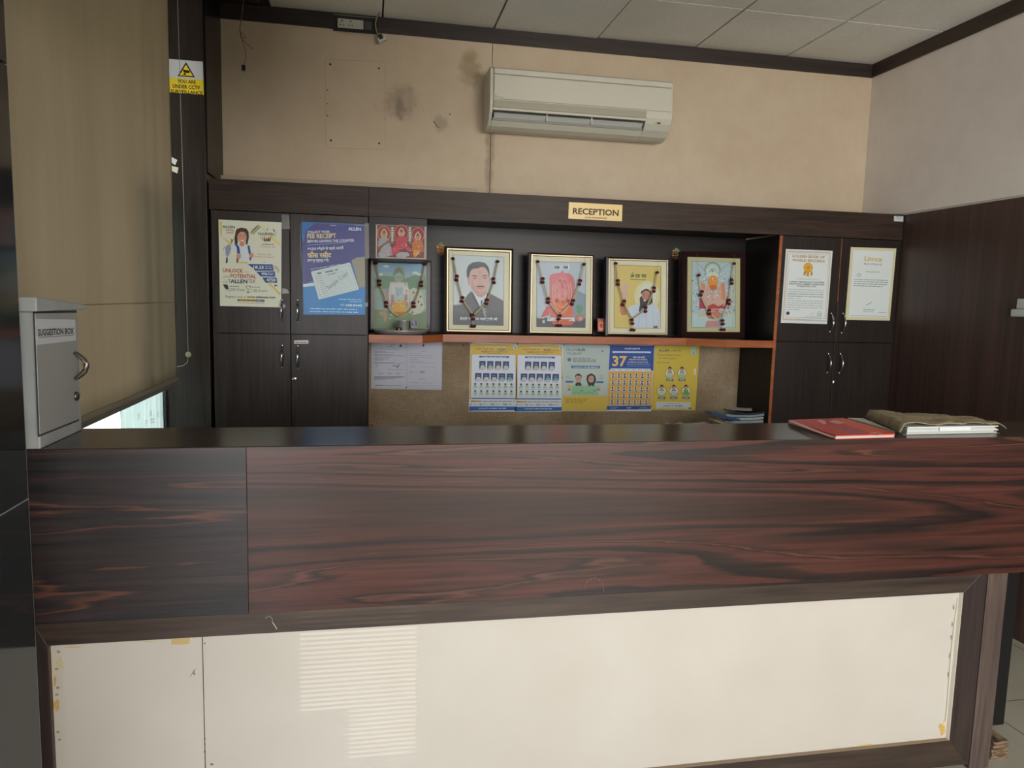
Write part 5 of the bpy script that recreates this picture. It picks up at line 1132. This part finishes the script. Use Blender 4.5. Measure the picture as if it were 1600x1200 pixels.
# ================================================================== TRAY AND VESSELS
zs = 1.3668; ss = mat('#d4d4d2', .34, .7, 'stainless_steel')
px_, py_ = .168, 4.04
tr_ = thing('steel_tray', (px_, py_, zs), 'round shiny steel prayer tray on the left end of the orange-edged shelf', 'tray')
MB().lathe((px_, py_, zs), [(0, .0005), (.125, .0005), (.133, .004), (.143, .022), (.147, .0225), (.1465, .020), (.136, .003), (.125, 0), (0, 0)], n=48).build('dish', ss, tr_, fix=True)
def vessel(name, lab, px, Y, prof, m_=None):
    c = W(px, 512, Y=Y); mb = MB().lathe((c.x, Y, zs+.0012), prof, n=24); return tag(mb.build(name, m_ or ss, None), lab, 'vessel')
vessel('steel_tumbler', 'tall flared steel tumbler standing on the prayer tray', 630.5, 4.05, [(0, 0), (.026, 0), (.027, .004), (.031, .066), (.034, .069), (.033, .0695), (.029, .065), (.025, .004), (0, .003)])
vessel('steel_pot', 'small round steel pot in front of the tumbler on the tray', 623, 3.985, [(0, 0), (.012, 0), (.019, .008), (.02, .018), (.012, .028), (.014, .032), (.015, .033), (.012, .0325), (.01, .028), (0, .027)], mat('#6d5a50', .25, .9))
vessel('lamp_bowl', 'small shallow metal bowl at the left of the tray', 592.5, 4.0, [(0, 0), (.012, 0), (.021, .012), (.0225, .0145), (.02, .013), (.011, .002), (0, .002)], mat('#8a8066', .3, .8))
vessel('small_cup', 'tiny dark cup beside the shallow bowl on the tray', 605.5, 4.01, [(0, 0), (.007, 0), (.008, .016), (.0095, .0165), (.0075, .015), (.006, .002), (0, .002)], mat('#2d2b20', .4))
mc = thing('photo_stand', (W(647, 512, Y=4.1).x, 4.1, zs+.001), 'tiny bordered photo leaning at the right side of the tray', 'photo')
q = [W(a, b, Y=4.1) for a, b in ((642, 500), (652.6, 500.4), (652.4, 512.6), (641.8, 512.2))]
MB().hexa([v+Vector((0, .003, 0)) for v in q], q).build('mount', mat('#9a9a92', .5), mc)
p = Print(642, 500, 10, Y=4.0995); p.rect(10, 9, 96, 98, '#4a4c5e').up().ell(50, 40, 18, 22, '#8d86a0', 10).poly([(20, 95), (35, 60), (68, 60), (85, 96)], '#6a7296').ell(28, 30, 9, 9, '#b0aebb', 7); p.build('picture', mc)
a = W(655, 513.6, Y=3.96); MB().tube([a+Vector((0, 0, 0)), W(668.5, 513.6, Y=3.95)], [.0022, .0032], n=8)
tag(MB().tube([W(653, 512.6, Y=4.0), W(668, 513.4, Y=4.0)], [.002, .0035], n=8).build('wick_stick', mat('#a9a58f', .6), None), 'pale wick stick lying across the right rim of the tray', 'stick')

# ================================================================== CEILING EDGE: SOCKETS, WIRES
YT = YW-.0165
sp = thing('socket_panel', (W(556, 38, Y=YT).x, YT, 2.99), 'white twin socket plate on a black panel in the dark ceiling trim', 'socket')
q = [W(500+u/11.43, 10+v/11.43, Y=YT-.001) for u, v in ((232, 140), (1040, 215), (1040, 500), (232, 440))]
MB().hexa([v+Vector((0, .001, 0)) for v in q], q).build('black_panel', mat('#14110f', .5), sp)
p = Print(500, 10, 11.43, Y=YT-.0015); p.line([(232, 140), (640, 178), (1010, 208)], 7, '#9a9684').line([(232, 438), (640, 474), (1040, 506)], 7, '#9a9684'); p.build('panel_edge', sp)
q = [W(500+u/11.43, 10+v/11.43, Y=YT-.008) for u, v in ((316, 206), (776, 252), (774, 410), (316, 372))]
MB().hexa([v+Vector((0, .007, 0)) for v in q], q).build('socket_plate', mat('#b5b5a8', .4), sp, .001)
q = [W(500+u/11.43, 10+v/11.43, Y=YT-.004) for u, v in ((800, 270), (925, 282), (925, 418), (800, 408))]
MB().hexa([v+Vector((0, .003, 0)) for v in q], q).build('blank_module', mat('#3d423f', .5), sp)
p = Print(500, 10, 11.43, Y=YT-.0083)
for u, v, r_ in ((392, 255, 15), (366, 325, 12), (422, 332, 12), (547, 268, 14), (518, 338, 12), (574, 345, 12)): p.ell(u, v, r_, r_, '#1a1916', 12)
for u, v in ((362, 288), (422, 296), (515, 306), (576, 312)): p.rect(u-4, v-7, u+4, v+7, '#5d5c55')
for u in (625, 655, 690, 735): p.line([(u, 262), (u, 390)], 2, '#8f8f84')
p.build('socket_holes', sp)['kind'] = 'stuff'
def bez(pts, n=8):
    out = []
    P_ = [pts[0]]+list(pts)+[pts[-1]]
    for i in range(1, len(P_)-2):
        for k in range(n):
            t_ = k/n; a, b, c, d = P_[i-1], P_[i], P_[i+1], P_[i+2]
            out.append(.5*((2*b)+(c-a)*t_+(2*a-5*b+4*c-d)*t_*t_+(3*b-a-3*c+d)*t_**3))
    out.append(P_[-1]); return out
cb = thing('loose_cable', W(592, 21, Y=4.2), 'pale cable looping down from the ceiling with an unplugged white connector', 'cable')
MB().tube(bez([W(500+u/11.43, 10+v/11.43, Y=y) for u, v, y in ((1065, 115, 4.20), (1020, 190, 4.22), (992, 320, 4.235), (1015, 450, 4.24), (1055, 545, 4.24))]), .0028, n=8).build('cable', mat('#a3936a', .5), cb)
def obox(c, hx, hz, hy, rot, name, m_, par):
    cr, sr = math.cos(rot), math.sin(rot); c = Vector(c)
    q = [c+Vector((a*cr-b*sr, -hy, a*sr+b*cr)) for a, b in ((-hx, -hz), (hx, -hz), (hx, hz), (-hx, hz))]
    return MB().hexa([v+Vector((0, 2*hy, 0)) for v in q], q).build(name, m_, par, .001)
c = W(500+1110/11.43, 10+590/11.43, Y=4.24)
obox(c, .024, .012, .012, .5, 'connector_shell', mat('#c3c3b8', .4), cb); obox(c+Vector((-.009, -.008, .010)), .011, .013, .009, .5, 'connector_body', mat('#26241e', .5), cb)
hw = thing('hanging_wires', W(381, 0, Y=4.15)+Vector((0, 0, 0)), 'thin loose wires hanging from the ceiling at the upper left', 'wire')
MB().tube(bez([W(340+u/4, v/4, Y=4.15) for u, v in ((168, -60), (163, 0), (152, 90), (138, 188))]), .0021, n=7).build('sleeve', mat('#6f6a60', .6), hw)
MB().tube(bez([W(340+u/4, v/4, Y=4.15) for u, v in ((138, 188), (150, 240), (190, 280), (222, 306))]), .0012, n=6).build('wire', M['black'], hw)
MB().tube(bez([W(340+u/4, v/4, Y=4.15) for u, v in ((140, 185), (155, 255), (172, 310), (175, 370), (163, 410))]), .0011, n=6).build('wire', M['black'], hw)
MB().tube(bez([W(340+u/4, v/4, Y=4.15) for u, v in ((145, 200), (175, 222), (170, 240), (155, 232))]), .001, n=6).build('wire', M['black'], hw)
c = W(340+162/4, 425/4, Y=4.15); MB().box(c.x-.009, c.x+.009, c.y-.006, c.y+.006, c.z-.014, c.z+.014).build('connector', M['black'], hw, .002)
MB().box(c.x-.005, c.x+.004, c.y-.005, c.y+.005, c.z-.020, c.z-.0145).build('contact', mat('#b5b5a8', .4), hw)
# white call unit at the edge of the right wall
XW = XR-.0122
c = W(1597, 470, X=XW); d_ = W(1591, 488, X=XW)
wu = thing('wall_unit', (XW, c.y-.03, c.z-.1), 'white wall unit on the brown right wall at the frame edge', 'wall unit')
za, zb_, zc = W(1596, 467, X=XW).z, W(1596, 483, X=XW).z, W(1594, 495, X=XW).z
MB().box(XW-.03, XW-.0005, c.y-.11, c.y, zb_, za).build('upper_body', mat('#b5bdb4', .4), wu, .004)
MB().box(XW-.045, XW-.0005, c.y-.13, d_.y, zc, zb_-.0005).build('lower_body', mat('#b5bdb4', .4), wu, .006)

# ================================================================== PAPERS ON THE BACK DESK
def bent(name, c, w_, d_, th, bend, rot, m_, parent=None, lift=0, n=8, tilt=0):
    """a thin booklet, curved along its length"""
    mb = MB(); vs = []; cr, sr = math.cos(rot), math.sin(rot)
    for t_ in (0, th):
        for j in (0, 1):
            for i in range(n+1):
                a = i/n-.5; x = a*w_; y = (j-.5)*d_; z = bend*(4*a*a)+lift*(a+.5)+t_+tilt*j*d_
                vs.append((c[0]+x*cr-y*sr, c[1]+x*sr+y*cr, c[2]+z))
    k = n+1; fs = []
    for i in range(n):
        fs += [(i, i+1, k+i+1, k+i), (2*k+i, 3*k+i, 3*k+i+1, 2*k+i+1), (i, 2*k+i, 2*k+i+1, i+1), (k+i, k+i+1, 3*k+i+1, 3*k+i)]
    fs += [(0, k, 3*k, 2*k), (n, 2*k+n, 3*k+n, k+n)]
    return mb.add(vs, fs).build(name, m_, parent)
zd = .8855
tag(MB().box(1.62, 2.25, 3.725, 3.93, .8152, .885).build('file_box', M['niche'], None, .002), 'low dark file box hidden behind the counter, under the papers and booklets', 'box')
gb = 'booklets piled on the back desk'
spec = [(2.09, 3.87, .24, .105, .012, .003, .05, '#c9c9c2', 'lowest white booklet of the pile at the right end of the pin board'),
        (2.085, 3.87, .24, .105, .014, .004, .04, '#9fb0b6', 'grey-blue booklet second from the bottom of the pile'),
        (2.085, 3.87, .24, .105, .013, .006, .03, '#b0bfc4', 'lighter grey-blue booklet in the middle of the pile'),
        (2.09, 3.87, .235, .105, .012, .009, .02, '#8fa6b0', 'dark grey-blue curled booklet near the top of the pile')]
z = zd
zs2 = []
for (x, y, w_, d_, th, bd, ro, c_, lab) in spec:
    tag(bent('booklet', (x, y, z), w_, d_, th, bd, ro, mat(c_, .4)), lab, 'booklet', gb); z += th+.0035
tag(bent('booklet', (2.11, 3.87, z+.001), .2, .10, .008, .010, -.1, mat('#15171c', .3)), 'black glossy booklet on the pile', 'booklet', gb)
tag(bent('sheet_of_paper', (2.09, 3.87, z+.022), .12, .08, .0015, .002, -.5, mat('#c0bfbf', .5), tilt=.04), 'curled grey sheet on top of the pile', 'paper')
w1 = tag(bent('folder', (1.925, 3.765, zd+.0005), .14, .07, .010, .001, .0, mat('#a88f50', .5), lift=-.0), 'yellow folder at the left of the booklet pile', 'folder')
w1.rotation_euler = (0, .28, 0); w1.location.z += .024
w1 = tag(bent('blue_booklet', (1.925, 3.765, zd+.034), .18, .07, .012, .001, .0, mat('#27497c', .35)), 'blue booklet lying slanted at the left of the pile', 'booklet')
w1.rotation_euler = (0, .22, 0); w1.location.z += .026
pch = MB().box(1.978, 2.012, 3.846, 3.88, 0, .001).build('white_patch', mat('#8fa5b5', .4), w1, origin=Vector((1.995, 3.863, 0))); pch.location = (.02, -.03, .0125)
tag(bent('sheet_of_paper', (1.775, 3.80, zd+.010), .17, .09, .002, .006, .05, mat('#cfcac6', .6), lift=.004), 'right crumpled sheet on the desk left of the booklet pile', 'paper')
tag(bent('sheet_of_paper', (1.655, 3.80, zd+.010), .10, .09, .002, .012, -.15, mat('#c9c4c0', .6)), 'left crumpled sheet lying on the desk', 'paper')
tag(MB().box(.03, .075, 4.1, 4.2, .8152, .828).build('paper_scrap', mat('#a9a49c', .6)), 'pale paper scrap under the lower left corner of the pin board', 'paper')

# ================================================================== ON THE COUNTER
zt_ = ZTOP+.0006
def slab(q, z0, z1, m_, name, parent=None, bevel=0):
    return MB().hexa([Vector((a, b, z0)) for a, b in q], [Vector((a, b, z1)) for a, b in q]).build(name, m_, parent, bevel)
Zc = lambda px, py, dz: W(px, py, Z=ZTOP+dz)
# white magazine below, red one on it
wm = thing('white_magazine', (1.62, 2.2, zt_), 'white magazine under the right side of the red one', 'magazine')
a = [Zc(1322, 656.5, .001), Zc(1396, 677.8, .001), Zc(1393, 672.5, .010), Zc(1347, 654.3, .008)]
pts = [(a[0].x, a[0].y), (a[1].x, a[1].y), (a[2].x, a[2].y), (a[3].x, a[3].y)]
slab(pts, zt_, zt_+.0075, mat('#b5b3a8', .5), 'pages', wm); slab(pts, zt_+.0076, zt_+.0086, mat('#c3c2b6', .45), 'cover', wm)
rm = thing('red_magazine', (1.5, 2.17, zt_), 'red and orange magazine lying near the right end of the counter', 'magazine')
zr_ = .0125
RQ = [Zc(1231.5, 656.4, zr_), Zc(1306, 680.7, zr_), Zc(1398.3, 678.2, zr_), Zc(1318, 653.2, zr_)]
rq = [(v.x, v.y) for v in RQ]
cx_, cy_ = sum(v[0] for v in rq)/4, sum(v[1] for v in rq)/4
gr = lambda k, pts: [(cx_+(a-cx_)*k, cy_+(b-cy_)*k) for a, b in pts]
# pages stand partly on the white one: keep it just above
slab(rq, zt_+.0093, zt_+.0105+.002, mat('#d9473a', .4), 'cover', rm)
slab(gr(.99, rq), zt_+.0020, zt_+.0090, mat('#bdbab0', .6), 'pages', rm); slab(rq, zt_+.0, zt_+.0018, mat('#b23a34', .4), 'back_cover', rm)
wm.location.x += .008; wm.location.y += .004
p = Print(1220, 630, 4.21, Z=zt_+.0127, rough=.4, slope=False)
p.poly([(90, 118), (225, 108), (500, 208), (370, 214)], '#b3302e').poly([(225, 108), (330, 102), (610, 205), (500, 208)], '#a32c35').poly([(330, 102), (414, 100), (745, 192), (610, 205)], '#c4492c').up()
p.poly([(50, 118), (75, 114), (350, 222), (322, 222)], '#c4a39c').poly([(236, 112), (268, 110), (300, 122), (262, 126)], '#cf9a92').poly([(262, 122), (290, 120), (300, 134), (280, 138)], '#cf9a92')
p.poly([(318, 118), (350, 110), (425, 128), (380, 136), (345, 130)], '#c99288').poly([(395, 165), (440, 162), (452, 174), (410, 178)], '#7c3b4c').poly([(440, 182), (520, 182), (545, 200), (500, 204)], '#8b4a50')
p.line([(590, 205), (600, 196), (640, 192), (665, 202), (640, 208)], 6, '#cf9a8c'); p.build('cover_print', rm)
# cloth bound register
rg = thing('old_register', (1.95, 2.24, zt_), 'old register in a ragged khaki cloth cover on the right of the counter', 'book')
A_, B__, C_, D_ = Zc(1416, 680.3, .0), Zc(1566, 677.3, .0), Zc(1512, 652.5, .03), Zc(1362, 649.0, .02)
A_.y += .004; B__.y += .004
for v in (A_, B__, C_, D_): v.z = 0
n = 6
def RG(a, b): return (A_*(1-a)+B__*a)*(1-b)+(D_*(1-a)+C_*a)*b
rn2 = random.Random(5)
for k in range(n):
    ins = .012+rn2.uniform(0, .01); q = [RG(ins, .0+rn2.uniform(0, .02)), RG(1-.05+rn2.uniform(-.03, .02), rn2.uniform(0, .025)), RG(1-.05, 1-.03), RG(.02, 1-.03)]
    slab([(v.x, v.y) for v in q], zt_+.001+k*.0041, zt_+.001+k*.0041+.0037, mat(('#c9cbc6', '#babcb2', '#d2d6d2')[k % 3], .6), 'pages', rg)
nx_, ny_ = 30, 14; vs = []; top_z = zt_+.029
for j in range(ny_+1):
    for i in range(nx_+1):
        a, b = i/nx_, j/ny_
        aa = -.055+a*(1.055+.05); v = RG(aa, b*1.03-.01+.012*noise.noise(Vector((a*9, 3, 0)))*(1 if j in (0, ny_) else 0))
        h = .0045+.008*noise.noise(Vector((aa*5, b*4, 0)))+.004*noise.noise(Vector((aa*20, b*14, 3)))+.006*max(0, .35-aa)
        z = top_z+h
        if aa < 0: z = zt_+.002+(top_z+h-zt_)*math.sqrt(max(0, 1-(aa/.056)**2))
        if aa > .97: z -= (aa-.97)*.28
        if b > .85 and aa < .3: z += .002
        vs.append((v.x+.004*noise.noise(Vector((a*6, b*30, 9)))*(i in (0, nx_)), v.y, z))
fs = [(j*(nx_+1)+i, j*(nx_+1)+i+1, (j+1)*(nx_+1)+i+1, (j+1)*(nx_+1)+i) for j in range(ny_) for i in range(nx_)]
t = NT('ragged_khaki_cloth'); a_ = t.noise(t.coords((1, 1, 1)), 30, 5, .7); b_ = t.noise(t.coords((1, 1, 1)), 250, 2, .6)
t.bump(b_, .5, .001); cm = t.fin(t.mix(t.ramp(a_, [(.3, '#857860'), (.55, '#a89b80'), (.75, '#bcb095')]), t.ramp(b_, [(.3, '#c9c9c9'), (.7, '#ffffff')]), .8, 'MULTIPLY'), .9, .1)
cv = MB().add(vs, fs, None, True).build('cloth_cover', cm, rg, fix=False); md = cv.modifiers.new('s', 'SOLIDIFY'); md.thickness = .0022; md.offset = 1
mb = MB(); q = [RG(-.02, .0), RG(.98, 0), RG(.97, 1), RG(-.02, 1)]
slab([(v.x, v.y) for v in q], zt_, zt_+.0009, mat('#8a8a78', .7), 'back_cover', rg)
fl_ = MB()
pq = [RG(.34, -.012), RG(.66, -.014), RG(.66, .1), RG(.36, .1)]
slab([(v.x, v.y) for v in pq], zt_+.011, zt_+.0235, mat('#dbe2e2', .5), 'loose_sheet', rg)
